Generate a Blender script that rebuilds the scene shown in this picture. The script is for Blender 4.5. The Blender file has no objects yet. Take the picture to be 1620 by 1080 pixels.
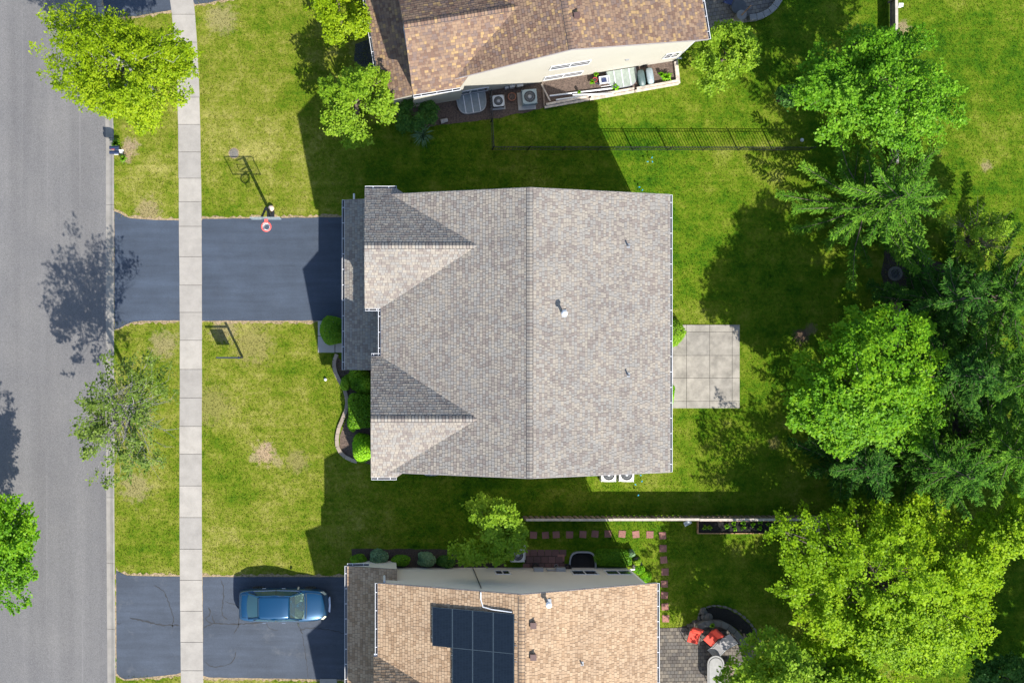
import bpy, math, random
import numpy as np
from mathutils import Vector, Matrix

# ------------------------------------------------------------------ scene frame
S = 29.0            # ground metres <-> photo pixels (1620 wide)
H = 74.5            # drone height in metres
NX = (600 - 810) / S
R = math.radians
scene = bpy.context.scene
COL = scene.collection

cam_d = bpy.data.cameras.new('drone_camera')
cam = bpy.data.objects.new('drone_camera', cam_d)
COL.objects.link(cam)
cam.location = (NX, 0, H)
cam.rotation_euler = (0, 0, 0)
cam_d.sensor_width = 36.0
cam_d.lens = S * H / 1620 * 36.0
cam_d.shift_x = 210 / 1620
cam_d.clip_start = 0.5
cam_d.clip_end = 2000
scene.camera = cam

SUN_EL = R(43.5)
SUN_AZ = 26.0       # degrees east of due south
sdir = Vector((math.sin(R(SUN_AZ)) * math.cos(SUN_EL), -math.cos(R(SUN_AZ)) * math.cos(SUN_EL), math.sin(SUN_EL)))
world = bpy.data.worlds.new('World')
scene.world = world
world.use_nodes = True
wn = world.node_tree.nodes
bg = wn['Background']
sky = wn.new('ShaderNodeTexSky')
sky.sky_type = 'NISHITA'
sky.sun_disc = False
sky.sun_elevation = SUN_EL
sky.sun_rotation = R(180 - SUN_AZ)
sky.air_density = 1.0
sky.dust_density = 0.6
world.node_tree.links.new(sky.outputs[0], bg.inputs[0])
bg.inputs[1].default_value = 0.13
sl = bpy.data.lights.new('sun', 'SUN')
sl.energy = 4.6
sl.angle = R(0.55)
sl.color = (1.0, 0.955, 0.88)
sun = bpy.data.objects.new('sun', sl)
COL.objects.link(sun)
sun.location = (20, -40, 60)
sun.rotation_euler = sdir.to_track_quat('Z', 'Y').to_euler()
vs = scene.view_settings
vs.view_transform = 'Standard'
vs.look = 'None'
vs.gamma = 1.0
vs.use_curve_mapping = False
vs.exposure = 0.98

# ------------------------------------------------------------------ helpers
def P(px, py, z=0.0):
    """world point at height z that the drone sees at photo pixel (px, py)"""
    k = (H - z) / H
    return Vector((NX + ((px - 810) / S - NX) * k, (540 - py) / S * k, z))

def G(px, py):
    return ((px - 810) / S, (540 - py) / S)

LOC = {}
def loc_of(p):
    return LOC.get(p.name, (0, 0, 0)) if p else (0, 0, 0)

def props(o, label=None, cat=None, group=None, kind=None):
    if label: o['label'] = label
    if cat: o['category'] = cat
    if group: o['group'] = group
    if kind: o['kind'] = kind
    return o

def thing(name, label, cat, loc=(0, 0, 0), rz=0.0, group=None, local=False):
    o = bpy.data.objects.new(name, None)
    COL.objects.link(o)
    o.empty_display_size = 0.2
    o.location = loc
    o.rotation_euler = (0, 0, rz)
    LOC[o.name] = (0, 0, 0) if local else tuple(loc)
    return props(o, label, cat, group)

class MB:
    def __init__(s):
        s.v = []; s.f = []
    def add(s, vs_, fs_):
        n = len(s.v)
        s.v += [tuple(q) for q in vs_]
        s.f += [tuple(n + i for i in q) for q in fs_]
        return s
    def face(s, pts):
        return s.add(pts, [tuple(range(len(pts)))])
    def box(s, x0, x1, y0, y1, z0, z1):
        return s.add([(x0,y0,z0),(x1,y0,z0),(x1,y1,z0),(x0,y1,z0),(x0,y0,z1),(x1,y0,z1),(x1,y1,z1),(x0,y1,z1)],
                     [(3,2,1,0),(4,5,6,7),(0,1,5,4),(1,2,6,5),(2,3,7,6),(3,0,4,7)])
    def obox(s, c, sx, sy, sz, rz=0.0, rx=0.0, ry=0.0):
        """box centred at c"""
        m = Matrix.Rotation(rz, 3, 'Z') @ Matrix.Rotation(ry, 3, 'Y') @ Matrix.Rotation(rx, 3, 'X')
        c = Vector(c); vs_ = []
        for z in (-.5, .5):
            for x, y in ((-.5,-.5),(.5,-.5),(.5,.5),(-.5,.5)):
                vs_.append(c + m @ Vector((x*sx, y*sy, z*sz)))
        return s.add(vs_, [(3,2,1,0),(4,5,6,7),(0,1,5,4),(1,2,6,5),(2,3,7,6),(3,0,4,7)])
    def prism(s, poly, z0, z1):
        n = len(poly)
        a = sum(poly[i][0]*poly[(i+1)%n][1]-poly[(i+1)%n][0]*poly[i][1] for i in range(n))
        if a < 0: poly = poly[::-1]
        vs_ = [(x, y, z0) for x, y in poly] + [(x, y, z1) for x, y in poly]
        return s.add(vs_, [tuple(range(n-1,-1,-1)), tuple(range(n, 2*n))] +
                     [(i, (i+1)%n, n+(i+1)%n, n+i) for i in range(n)])
    def slab(s, pts, th):
        """planar polygon pts (3D, ccw from above), extruded downwards by th"""
        n = len(pts)
        vs_ = [tuple(q) for q in pts] + [(q[0], q[1], q[2]-th) for q in pts]
        return s.add(vs_, [tuple(range(n)), tuple(range(2*n-1, n-1, -1))] + [(i, n+i, n+(i+1)%n, (i+1)%n) for i in range(n)])
    def tube(s, pts, rad, n=6, cap=True):
        pts = [Vector(q) for q in pts]
        if not hasattr(rad, '__len__'): rad = [rad]*len(pts)
        b = len(s.v); up = None
        for i, q in enumerate(pts):
            d = (pts[min(i+1, len(pts)-1)] - pts[max(i-1, 0)])
            d = d.normalized() if d.length > 1e-9 else Vector((0,0,1))
            ref = Vector((0,0,1)) if abs(d.z) < .9 else Vector((1,0,0))
            x = d.cross(ref).normalized(); y = d.cross(x).normalized()
            for k in range(n):
                a = 2*math.pi*k/n
                s.v.append(tuple(q + (x*math.cos(a) + y*math.sin(a))*rad[i]))
        for i in range(len(pts)-1):
            for k in range(n):
                s.f.append((b+i*n+k, b+i*n+(k+1)%n, b+(i+1)*n+(k+1)%n, b+(i+1)*n+k))
        if cap:
            s.f.append(tuple(b+k for k in range(n))[::-1]); e = b+(len(pts)-1)*n
            s.f.append(tuple(e+k for k in range(n)))
        return s
    def lathe(s, c, prof, n=20, close=False):
        b = len(s.v)
        for r, z in prof:
            for k in range(n):
                a = 2*math.pi*k/n
                s.v.append((c[0]+r*math.cos(a), c[1]+r*math.sin(a), c[2]+z))
        for i in range(len(prof)-1):
            for k in range(n):
                s.f.append((b+i*n+k, b+i*n+(k+1)%n, b+(i+1)*n+(k+1)%n, b+(i+1)*n+k))
        if prof[-1][0] > 1e-6: s.f.append(tuple(b+(len(prof)-1)*n+k for k in range(n)))
        if prof[0][0] > 1e-6 : s.f.append(tuple(b+k for k in range(n))[::-1])
        return s
    def mesh(s, name, mat, off=(0,0,0), smooth=False):
        me = bpy.data.meshes.new(name)
        v = [(a-off[0], b-off[1], c-off[2]) for a, b, c in s.v]
        me.from_pydata(v, [], s.f)
        me.update()
        if mat: me.materials.append(mat)
        if smooth: me.polygons.foreach_set('use_smooth', [True]*len(me.polygons))
        return me
    def obj(s, name, mat, parent=None, smooth=False, bevel=0, loc=None):
        off = loc_of(parent)
        if parent is None and loc is not None: off = loc
        me = s.mesh(name, mat, off, smooth)
        o = bpy.data.objects.new(name, me)
        COL.objects.link(o)
        if parent:
            o.parent = parent
            LOC[o.name] = off
        elif loc is not None:
            o.location = loc; LOC[o.name] = tuple(loc)
        if bevel:
            m = o.modifiers.new('bevel', 'BEVEL'); m.width = bevel; m.segments = 2; m.limit_method = 'ANGLE'
        return o

def inst(name, me, parent, loc, rz=0.0, scale=None, rot=None):
    o = bpy.data.objects.new(name, me)
    COL.objects.link(o)
    if parent:
        f = loc_of(parent); o.parent = parent
        o.location = (loc[0]-f[0], loc[1]-f[1], loc[2]-f[2])
    else:
        o.location = loc
    o.rotation_euler = rot if rot else (0, 0, rz)
    if scale: o.scale = scale
    return o

def copy_tree(o, parent=None):
    c = o.copy(); COL.objects.link(c); c.parent = parent
    for ch in list(o.children): copy_tree(ch, c)
    return c

def smooth_path(pts, n=8):
    """Catmull-Rom through 2D/3D points"""
    pts = [Vector(p) for p in pts]; out = []
    for i in range(len(pts)-1):
        p0, p1, p2, p3 = pts[max(i-1,0)], pts[i], pts[i+1], pts[min(i+2, len(pts)-1)]
        for k in range(n):
            t = k/n
            out.append(.5*((2*p1)+(p2-p0)*t+(2*p0-5*p1+4*p2-p3)*t*t+(3*p1-p0-3*p2+p3)*t**3))
    out.append(pts[-1]); return out

def resample(path, step):
    """points about every `step` along a path"""
    L = [0]
    for a, b in zip(path, path[1:]): L.append(L[-1]+(b-a).length)
    n = max(2, round(L[-1]/step)+1); out = []; j = 0
    for i in range(n):
        d = L[-1]*i/(n-1)
        while j < len(L)-2 and L[j+1] < d: j += 1
        t = (d-L[j])/max(L[j+1]-L[j], 1e-9)
        out.append(path[j].lerp(path[j+1], min(max(t, 0), 1)))
    return out

def wobble(poly, step=0.25, amp=0.05, seed=1):
    """densify a closed polygon (xy metres) and jitter its outline"""
    rnd = random.Random(seed); out = []
    for i in range(len(poly)):
        a = Vector(poly[i]); b = Vector(poly[(i+1) % len(poly)])
        n = max(1, int((b-a).length/step))
        nrm = Vector((-(b-a).y, (b-a).x)).normalized()
        for k in range(n):
            q = a.lerp(b, k/n) + nrm*rnd.uniform(-amp, amp)
            out.append((q.x, q.y))
    return out

def blob(px, py, rx, ry, seed=0, n=28, lump=.22):
    rnd = random.Random(seed)
    ph = [rnd.uniform(0, 6.28) for _ in range(4)]
    out = []
    for k in range(n):
        a = 6.2832*k/n
        r = 1+lump*(.5*math.sin(2*a+ph[0])+.35*math.sin(3*a+ph[1])+.3*math.sin(5*a+ph[2])+.2*math.sin(9*a+ph[3]))
        out.append(G(px+rx*r*math.cos(a), py-ry*r*math.sin(a)))
    return out

# ------------------------------------------------------------------ materials
def nmat(name):
    m = bpy.data.materials.new(name); m.use_nodes = True
    nt = m.node_tree
    return m, nt, nt.nodes, nt.links, nt.nodes['Principled BSDF']

def ramp(nodes, stops, interp='LINEAR'):
    r = nodes.new('ShaderNodeValToRGB'); cr = r.color_ramp; cr.interpolation = interp
    while len(cr.elements) < len(stops): cr.elements.new(.5)
    for e, (p, c) in zip(cr.elements, stops):
        e.position = p; e.color = (c[0], c[1], c[2], 1)
    return r

def noise(nodes, links, vec, scale, detail=3, rough=.55, stretch=None):
    n = nodes.new('ShaderNodeTexNoise')
    n.inputs['Scale'].default_value = scale; n.inputs['Detail'].default_value = detail
    n.inputs['Roughness'].default_value = rough
    if stretch:
        mp = nodes.new('ShaderNodeMapping'); mp.inputs['Scale'].default_value = stretch
        links.new(vec, mp.inputs[0]); vec = mp.outputs[0]
    links.new(vec, n.inputs['Vector'])
    return n

def mixc(nodes, links, fac, a, b, mode='MIX'):
    m = nodes.new('ShaderNodeMix'); m.data_type = 'RGBA'; m.blend_type = mode
    for sock, val in ((m.inputs[0], fac), (m.inputs[6], a), (m.inputs[7], b)):
        if hasattr(val, 'links') or hasattr(val, 'is_linked'): links.new(val, sock)
        elif isinstance(val, (int, float)): sock.default_value = val
        else: sock.default_value = (val[0], val[1], val[2], 1)
    return m.outputs[2]

def plain(name, c, rough=.6, metal=0.0, var=.18, scale=6.0, bump=0.0, bscale=30.0, spec=None, stretch=None, c2=None):
    """colour with procedural mottling"""
    m, nt, N, L, b = nmat(name)
    g = N.new('ShaderNodeNewGeometry')
    n = noise(N, L, g.outputs['Position'], scale, 4, .6, stretch)
    lo = tuple(x*(1-var) for x in c); hi = tuple(min(1, x*(1+var)) for x in c) if c2 is None else c2
    r = ramp(N, [(.3, lo), (.7, hi)])
    L.new(n.outputs[0], r.inputs[0]); L.new(r.outputs[0], b.inputs['Base Color'])
    b.inputs['Roughness'].default_value = rough; b.inputs['Metallic'].default_value = metal
    if spec is not None: b.inputs['Specular IOR Level'].default_value = spec
    if bump:
        n2 = noise(N, L, g.outputs['Position'], bscale, 3, .6)
        bp = N.new('ShaderNodeBump'); bp.inputs['Strength'].default_value = bump; bp.inputs['Distance'].default_value = .02
        L.new(n2.outputs[0], bp.inputs['Height']); L.new(bp.outputs[0], b.inputs['Normal'])
    return m

def islands(name, stops, rough=.85, spread=.10, bump=.35, fine=60.0, big=None, band=False, obj=False):
    """one colour per loose piece (tab, stone, paver), picked from stops, with fine grain"""
    m, nt, N, L, b = nmat(name)
    g = N.new('ShaderNodeNewGeometry')
    r = ramp(N, stops, 'CONSTANT'); oi = N.new('ShaderNodeObjectInfo'); L.new(oi.outputs['Random'] if obj else g.outputs['Random Per Island'], r.inputs[0])
    n = noise(N, L, g.outputs['Position'], fine, 2, .7)
    r2 = ramp(N, [(.25, (1-spread*2.2,)*3), (.75, (1+spread,)*3)]); L.new(n.outputs[0], r2.inputs[0])
    c = mixc(N, L, 1.0, r.outputs[0], r2.outputs[0], 'MULTIPLY')
    n3 = noise(N, L, g.outputs['Position'], big or .55, 5, .65)
    r3 = ramp(N, [(.28, (.84, .84, .86)), (.5, (1.0, 1.0, 1.0)), (.72, (1.10, 1.08, 1.05))]); L.new(n3.outputs[0], r3.inputs[0])
    c = mixc(N, L, 1.0, c, r3.outputs[0], 'MULTIPLY')
    if band:      # granule band along each course head, darkened to paint in the course shadow line
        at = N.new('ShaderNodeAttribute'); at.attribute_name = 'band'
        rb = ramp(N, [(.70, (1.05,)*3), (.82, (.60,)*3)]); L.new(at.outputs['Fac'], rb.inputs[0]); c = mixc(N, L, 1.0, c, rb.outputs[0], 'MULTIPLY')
    L.new(c, b.inputs['Base Color']); b.inputs['Roughness'].default_value = rough
    b.inputs['Specular IOR Level'].default_value = .25
    if bump:
        bp = N.new('ShaderNodeBump'); bp.inputs['Strength'].default_value = bump; bp.inputs['Distance'].default_value = .01
        L.new(n.outputs[0], bp.inputs['Height']); L.new(bp.outputs[0], b.inputs['Normal'])
    return m

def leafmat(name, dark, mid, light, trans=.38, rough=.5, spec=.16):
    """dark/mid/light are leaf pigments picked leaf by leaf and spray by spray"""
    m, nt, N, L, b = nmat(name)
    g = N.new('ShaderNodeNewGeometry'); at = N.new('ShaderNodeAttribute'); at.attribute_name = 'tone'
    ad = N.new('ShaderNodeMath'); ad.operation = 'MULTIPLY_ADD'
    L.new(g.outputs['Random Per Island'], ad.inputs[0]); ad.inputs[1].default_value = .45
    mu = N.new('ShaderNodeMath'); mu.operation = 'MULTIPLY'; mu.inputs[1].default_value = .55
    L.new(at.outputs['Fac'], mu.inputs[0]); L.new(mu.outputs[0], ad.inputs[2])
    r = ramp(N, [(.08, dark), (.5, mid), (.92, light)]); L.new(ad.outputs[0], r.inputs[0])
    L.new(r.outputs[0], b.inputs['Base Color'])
    b.inputs['Roughness'].default_value = rough; b.inputs['Specular IOR Level'].default_value = spec
    t = N.new('ShaderNodeBsdfTranslucent')
    tc = mixc(N, L, 1.0, r.outputs[0], (1.25, 1.2, .55), 'MULTIPLY')
    L.new(tc, t.inputs[0])
    mx = N.new('ShaderNodeMixShader'); mx.inputs[0].default_value = trans
    L.new(b.outputs[0], mx.inputs[1]); L.new(t.outputs[0], mx.inputs[2])
    L.new(mx.outputs[0], N['Material Output'].inputs[0])
    return m

M = {}
# lawn ---------------------------------------------------------------
SPOTS = [(418, 718, 19, (.36, .26, .165)), (424, 704, 6, (.30, .22, .15)), (440, 730, 10, (.27, .23, .10)), (402, 724, 8, (.27, .23, .11)), (1268, 530, 14, (.115, .07, .055)), (1284, 520, 10, (.17, .14, .07)), (230, 652, 10, (.26, .19, .12)), (206, 232, 14, (.29, .22, .14)), (200, 250, 10, (.27, .20, .12)),
         (235, 334, 22, (.26, .21, .10)), (350, 30, 26, (.24, .215, .085)), (335, 640, 34, (.20, .19, .05)), (400, 545, 34, (.22, .20, .06)), (260, 545, 24, (.24, .21, .09)), (215, 770, 26, (.24, .21, .085)), (355, 522, 22, (.26, .22, .10)), (1428, 45, 14, (.26, .21, .12)), (1560, 262, 9, (.25, .21, .10)), (1225, 700, 10, (.20, .18, .05)), (470, 730, 20, (.21, .19, .06))]
def lawn_colour(N, L, pos):
    big = noise(N, L, pos, .16, 3, .6); mid = noise(N, L, pos, 1.0, 7, .72); fin = noise(N, L, pos, 5.5, 5, .72)
    mow = noise(N, L, pos, 1.0, 2, .5, (.10, 2.6, 1))
    a = N.new('ShaderNodeMath'); a.operation = 'MULTIPLY_ADD'; L.new(big.outputs[0], a.inputs[0]); a.inputs[1].default_value = .85
    b2 = N.new('ShaderNodeMath'); b2.operation = 'MULTIPLY_ADD'; L.new(mid.outputs[0], b2.inputs[0]); b2.inputs[1].default_value = 1.0
    c2 = N.new('ShaderNodeMath'); c2.operation = 'MULTIPLY_ADD'; L.new(fin.outputs[0], c2.inputs[0]); c2.inputs[1].default_value = .66
    d2 = N.new('ShaderNodeMath'); d2.operation = 'MULTIPLY_ADD'; L.new(mow.outputs[0], d2.inputs[0]); d2.inputs[1].default_value = .24; d2.inputs[2].default_value = -.91
    # the front yards facing the street have dried out more than the back yards
    sep = N.new('ShaderNodeSeparateXYZ'); L.new(pos, sep.inputs[0])
    mr = N.new('ShaderNodeMapRange'); L.new(sep.outputs[0], mr.inputs[0])
    mr.inputs[1].default_value = -11.0; mr.inputs[2].default_value = -5.0; mr.inputs[3].default_value = .075; mr.inputs[4].default_value = -.045
    e2 = N.new('ShaderNodeMath'); e2.operation = 'ADD'; L.new(mr.outputs[0], e2.inputs[0]); L.new(d2.outputs[0], e2.inputs[1])
    L.new(e2.outputs[0], c2.inputs[2]); L.new(c2.outputs[0], b2.inputs[2]); L.new(b2.outputs[0], a.inputs[2])
    r = ramp(N, [(.10, (.018, .060, .003)), (.27, (.054, .108, .004)), (.43, (.106, .143, .009)), (.57, (.166, .174, .026)), (.72, (.240, .217, .066)), (.90, (.340, .285, .120))])
    L.new(a.outputs[0], r.inputs[0])
    # back yards: greener, better watered turf
    mg = N.new('ShaderNodeMapRange'); L.new(sep.outputs[0], mg.inputs[0]); mg.inputs[1].default_value = -10.0; mg.inputs[2].default_value = -4.0
    tint = mixc(N, L, mg.outputs[0], (.97, 1.05, .75), (.87, 1.06, .60))
    tcol = mixc(N, L, 1.0, r.outputs[0], tint, 'MULTIPLY')
    # worn spots of straw and bare soil
    col = tcol; nz = noise(N, L, pos, 3.2, 4, .7)
    for (sx, sy, sr, sc) in SPOTS:
        x_, y_ = (sx-810)/S, (540-sy)/S
        vd = N.new('ShaderNodeVectorMath'); vd.operation = 'DISTANCE'; L.new(pos, vd.inputs[0]); vd.inputs[1].default_value = (x_, y_, 0)
        m1 = N.new('ShaderNodeMath'); m1.operation = 'MULTIPLY_ADD'; L.new(nz.outputs[0], m1.inputs[0]); m1.inputs[1].default_value = 3.0*sr/S; L.new(vd.outputs['Value'], m1.inputs[2])
        mp_ = N.new('ShaderNodeMapRange'); L.new(m1.outputs[0], mp_.inputs[0]); mp_.inputs[1].default_value = 2.0*sr/S; mp_.inputs[2].default_value = 2.6*sr/S; mp_.inputs[3].default_value = .9; mp_.inputs[4].default_value = 0
        col = mixc(N, L, mp_.outputs[0], col, sc)
    return col, fin
m, nt, N, L, b = nmat('lawn'); g = N.new('ShaderNodeNewGeometry')
c, fin = lawn_colour(N, L, g.outputs['Position'])
L.new(c, b.inputs['Base Color']); b.inputs['Roughness'].default_value = .9; b.inputs['Specular IOR Level'].default_value = .1
n2 = noise(N, L, g.outputs['Position'], 16, 4, .75)
bp = N.new('ShaderNodeBump'); bp.inputs['Strength'].default_value = .9; bp.inputs['Distance'].default_value = .05
L.new(n2.outputs[0], bp.inputs['Height']); L.new(bp.outputs[0], b.inputs['Normal'])
M['lawn'] = m
m, nt, N, L, b = nmat('grass_blade'); g = N.new('ShaderNodeNewGeometry')
c, fin = lawn_colour(N, L, g.outputs['Position'])
r = ramp(N, [(0, (.60, .70, .5)), (.5, (1.0, 1.0, 1.0)), (.85, (1.45, 1.38, 1.5)), (1, (2.0, 1.8, 2.4))]); L.new(g.outputs['Random Per Island'], r.inputs[0])
c = mixc(N, L, 1.0, c, r.outputs[0], 'MULTIPLY')
L.new(c, b.inputs['Base Color']); b.inputs['Roughness'].default_value = .7; b.inputs['Specular IOR Level'].default_value = .2
t = N.new('ShaderNodeBsdfTranslucent'); L.new(c, t.inputs[0]); mx = N.new('ShaderNodeMixShader'); mx.inputs[0].default_value = .3
L.new(b.outputs[0], mx.inputs[1]); L.new(t.outputs[0], mx.inputs[2]); L.new(mx.outputs[0], N['Material Output'].inputs[0])
M['blade'] = m
# road ---------------------------------------------------------------
m, nt, N, L, b = nmat('road_asphalt'); g = N.new('ShaderNodeNewGeometry'); pos = g.outputs['Position']
st = noise(N, L, pos, 1.0, 4, .6, (1.1, .05, 1)); sp = noise(N, L, pos, 26, 4, .8); bl = noise(N, L, pos, .35, 4, .6)
r = ramp(N, [(.3, (.122, .118, .116)), (.5, (.136, .132, .129)), (.72, (.152, .147, .143))]); L.new(st.outputs[0], r.inputs[0])
r2 = ramp(N, [(.28, (.55,)*3), (.5, (.98,)*3), (.72, (1.45,)*3)]); L.new(sp.outputs[0], r2.inputs[0])
r3 = ramp(N, [(.3, (.90, .90, .92)), (.7, (1.07, 1.06, 1.05))]); L.new(bl.outputs[0], r3.inputs[0])
c = mixc(N, L, 1.0, mixc(N, L, 1.0, r.outputs[0], r2.outputs[0], 'MULTIPLY'), r3.outputs[0], 'MULTIPLY')
# thin pale scuff lines left by traffic
sc = noise(N, L, pos, 1.0, 2, .5, (7, .035, 1)); r4 = ramp(N, [(.66, (0,)*3), (.72, (.35,)*3)]); L.new(sc.outputs[0], r4.inputs[0])
c = mixc(N, L, r4.outputs[0], c, (.20, .192, .186))
L.new(c, b.inputs['Base Color']); b.inputs['Roughness'].default_value = .85; b.inputs['Specular IOR Level'].default_value = .3
bp = N.new('ShaderNodeBump'); bp.inputs['Strength'].default_value = .5; bp.inputs['Distance'].default_value = .012
L.new(sp.outputs[0], bp.inputs['Height']); L.new(bp.outputs[0], b.inputs['Normal']); M['road'] = m
def drive(name, base, scuff):
    m, nt, N, L, b = nmat(name); g = N.new('ShaderNodeNewGeometry'); pos = g.outputs['Position']
    bl = noise(N, L, pos, .55, 5, .6); sp = noise(N, L, pos, 38, 3, .8); st = noise(N, L, pos, 1.2, 3, .6, (.18, 2.2, 1))
    r = ramp(N, [(.3, tuple(x*.85 for x in base)), (.7, tuple(x*1.18 for x in base))]); L.new(bl.outputs[0], r.inputs[0])
    r2 = ramp(N, [(.25, (.62,)*3), (.5, (.97,)*3), (.8, (1.5,)*3)]); L.new(sp.outputs[0], r2.inputs[0])
    r3 = ramp(N, [(.35, (.86,)*3), (.7, (1.14,)*3)]); L.new(st.outputs[0], r3.inputs[0])
    c = mixc(N, L, 1.0, mixc(N, L, 1.0, r.outputs[0], r2.outputs[0], 'MULTIPLY'), r3.outputs[0], 'MULTIPLY')
    w = noise(N, L, pos, .8, 5, .7); rw = ramp(N, [(.58, (0,)*3), (.80, (scuff,)*3)]); L.new(w.outputs[0], rw.inputs[0])
    c = mixc(N, L, rw.outputs[0], c, (.13, .135, .142))
    L.new(c, b.inputs['Base Color']); b.inputs['Roughness'].default_value = .72; b.inputs['Specular IOR Level'].default_value = .4
    bp = N.new('ShaderNodeBump'); bp.inputs['Strength'].default_value = .5; bp.inputs['Distance'].default_value = .01
    L.new(sp.outputs[0], bp.inputs['Height']); L.new(bp.outputs[0], b.inputs['Normal']); return m
M['drive'] = drive('sealed_asphalt', (.040, .054, .078), .10)
M['drive2'] = drive('worn_sealed_asphalt', (.044, .056, .077), .5)
M['crack'] = plain('crack_filler', (.018, .020, .024), .6, var=.3)
def concrete(name, c, stain=.25, warm=1.0):
    m, nt, N, L, b = nmat(name); g = N.new('ShaderNodeNewGeometry'); pos = g.outputs['Position']; oi = N.new('ShaderNodeObjectInfo')
    n1 = noise(N, L, pos, 1.3, 5, .65); n3 = noise(N, L, pos, 45, 2, .7)
    r = ramp(N, [(.28, tuple(x*(1-stain) for x in c)), (.62, c)]); L.new(n1.outputs[0], r.inputs[0])
    r2 = ramp(N, [(.2, (.86,)*3), (.8, (1.1,)*3)]); L.new(n3.outputs[0], r2.inputs[0])
    r3 = ramp(N, [(0, (.87, .87, .88)), (1, (1.06, 1.05, 1.03))]); L.new(oi.outputs['Random'], r3.inputs[0])
    cc = mixc(N, L, 1.0, mixc(N, L, 1.0, r.outputs[0], r2.outputs[0], 'MULTIPLY'), r3.outputs[0], 'MULTIPLY')
    L.new(cc, b.inputs['Base Color']); b.inputs['Roughness'].default_value = .85; b.inputs['Specular IOR Level'].default_value = .25
    bp = N.new('ShaderNodeBump'); bp.inputs['Strength'].default_value = .25; bp.inputs['Distance'].default_value = .008
    L.new(n3.outputs[0], bp.inputs['Height']); L.new(bp.outputs[0], b.inputs['Normal']); return m
M['walk'] = concrete('sidewalk_concrete', (.335, .311, .278), .22)
M['curb'] = concrete('curb_concrete', (.285, .265, .235), .28)
M['patio'] = concrete('weathered_concrete', (.335, .310, .268), .5)
M['pad'] = concrete('porch_concrete', (.42, .40, .37), .15)
M['block'] = concrete('garden_block', (.36, .295, .235), .3)
M['greystone'] = concrete('grey_wall_block', (.165, .155, .140), .35)
M['palestone'] = concrete('pale_wall_block', (.26, .255, .245), .25)
M['redstone'] = concrete('red_paver', (.31, .150, .125), .3)
M['mulch'] = plain('mulch', (.050, .036, .028), .95, var=.6, scale=14, bump=1.0, bscale=40)
M['mulch_brown'] = plain('brown_mulch', (.105, .074, .058), .95, var=.55, scale=12, bump=1.0, bscale=35)
M['soil'] = plain('black_soil', (.012, .011, .010), .95, var=.5, scale=16, bump=.9, bscale=45)
M['straw'] = plain('dry_turf', (.29, .215, .125), .95, var=.45, scale=9, bump=1.0, bscale=40)
M['gravel'] = plain('dark_gravel', (.04, .042, .046), .8, var=.8, scale=22, bump=1.0, bscale=40)
# roofs
SH1 = [(0, (.198, .170, .150)), (.16, (.242, .214, .182)), (.34, (.224, .209, .190)), (.52, (.270, .240, .200)), (.68, (.238, .222, .200)), (.84, (.250, .219, .184)), (.93, (.182, .155, .138))]
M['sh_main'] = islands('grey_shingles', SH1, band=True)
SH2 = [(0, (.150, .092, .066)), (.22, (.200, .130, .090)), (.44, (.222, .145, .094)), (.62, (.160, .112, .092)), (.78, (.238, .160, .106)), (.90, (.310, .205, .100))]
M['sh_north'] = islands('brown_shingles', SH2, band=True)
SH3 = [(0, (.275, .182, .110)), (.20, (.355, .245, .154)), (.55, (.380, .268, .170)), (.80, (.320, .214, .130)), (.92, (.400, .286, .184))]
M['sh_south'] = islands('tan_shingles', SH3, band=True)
M['cap_main'] = islands('grey_ridge_caps', SH1, obj=True); M['cap_north'] = islands('brown_ridge_caps', SH2, obj=True); M['cap_south'] = islands('tan_ridge_caps', SH3, obj=True)
M['cap_shade'] = plain('ridge_cap_shade_line', (.035, .032, .034), .9)  # dark edge strips on ridge caps, painted in for their overlap shadow lines
M['deck'] = plain('roof_edge', (.12, .10, .09), .9)
M['white'] = plain('white_aluminium', (.66, .67, .69), .45, var=.05, scale=3)
M['drip'] = plain('drip_edge', (.30, .27, .27), .5, var=.08)
M['blackmetal'] = plain('black_metal', (.012, .013, .014), .45, var=.2)
M['grey'] = plain('grey_metal', (.30, .31, .32), .45, .3, var=.1)
M['dark'] = plain('dark_recess', (.012, .012, .014), .7, var=.2)
M['brownplastic'] = plain('brown_vent_plastic', (.10, .055, .045), .6, var=.15)
def siding(name, c):
    m, nt, N, L, b = nmat(name); g = N.new('ShaderNodeNewGeometry'); pos = g.outputs['Position']
    n1 = noise(N, L, pos, .7, 4, .6); r = ramp(N, [(.3, tuple(x*.94 for x in c)), (.7, c)]); L.new(n1.outputs[0], r.inputs[0])
    L.new(r.outputs[0], b.inputs['Base Color']); b.inputs['Roughness'].default_value = .6
    sep = N.new('ShaderNodeSeparateXYZ'); L.new(pos, sep.inputs[0])
    ml = N.new('ShaderNodeMath'); ml.operation = 'MULTIPLY'; ml.inputs[1].default_value = 8.0; L.new(sep.outputs[2], ml.inputs[0])
    fr = N.new('ShaderNodeMath'); fr.operation = 'FRACT'; L.new(ml.outputs[0], fr.inputs[0])
    bp = N.new('ShaderNodeBump'); bp.inputs['Strength'].default_value = .5; bp.inputs['Distance'].default_value = .02; bp.invert = True
    L.new(fr.outputs[0], bp.inputs['Height']); L.new(bp.outputs[0], b.inputs['Normal']); return m
M['wall_main'] = siding('taupe_siding', (.36, .33, .285))
M['wall_north'] = siding('cream_siding', (.430, .408, .350))
M['wall_south'] = siding('beige_siding', (.66, .62, .54))
m, nt, N, L, b = nmat('window_glass'); b.inputs['Base Color'].default_value = (.035, .045, .055, 1); b.inputs['Roughness'].default_value = .06; b.inputs['Specular IOR Level'].default_value = .8; M['glass'] = m
def wood(name, c, var=.35):
    return plain(name, c, .8, var=var, scale=5, bump=.4, bscale=25, stretch=(1, 1, .25))
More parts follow.
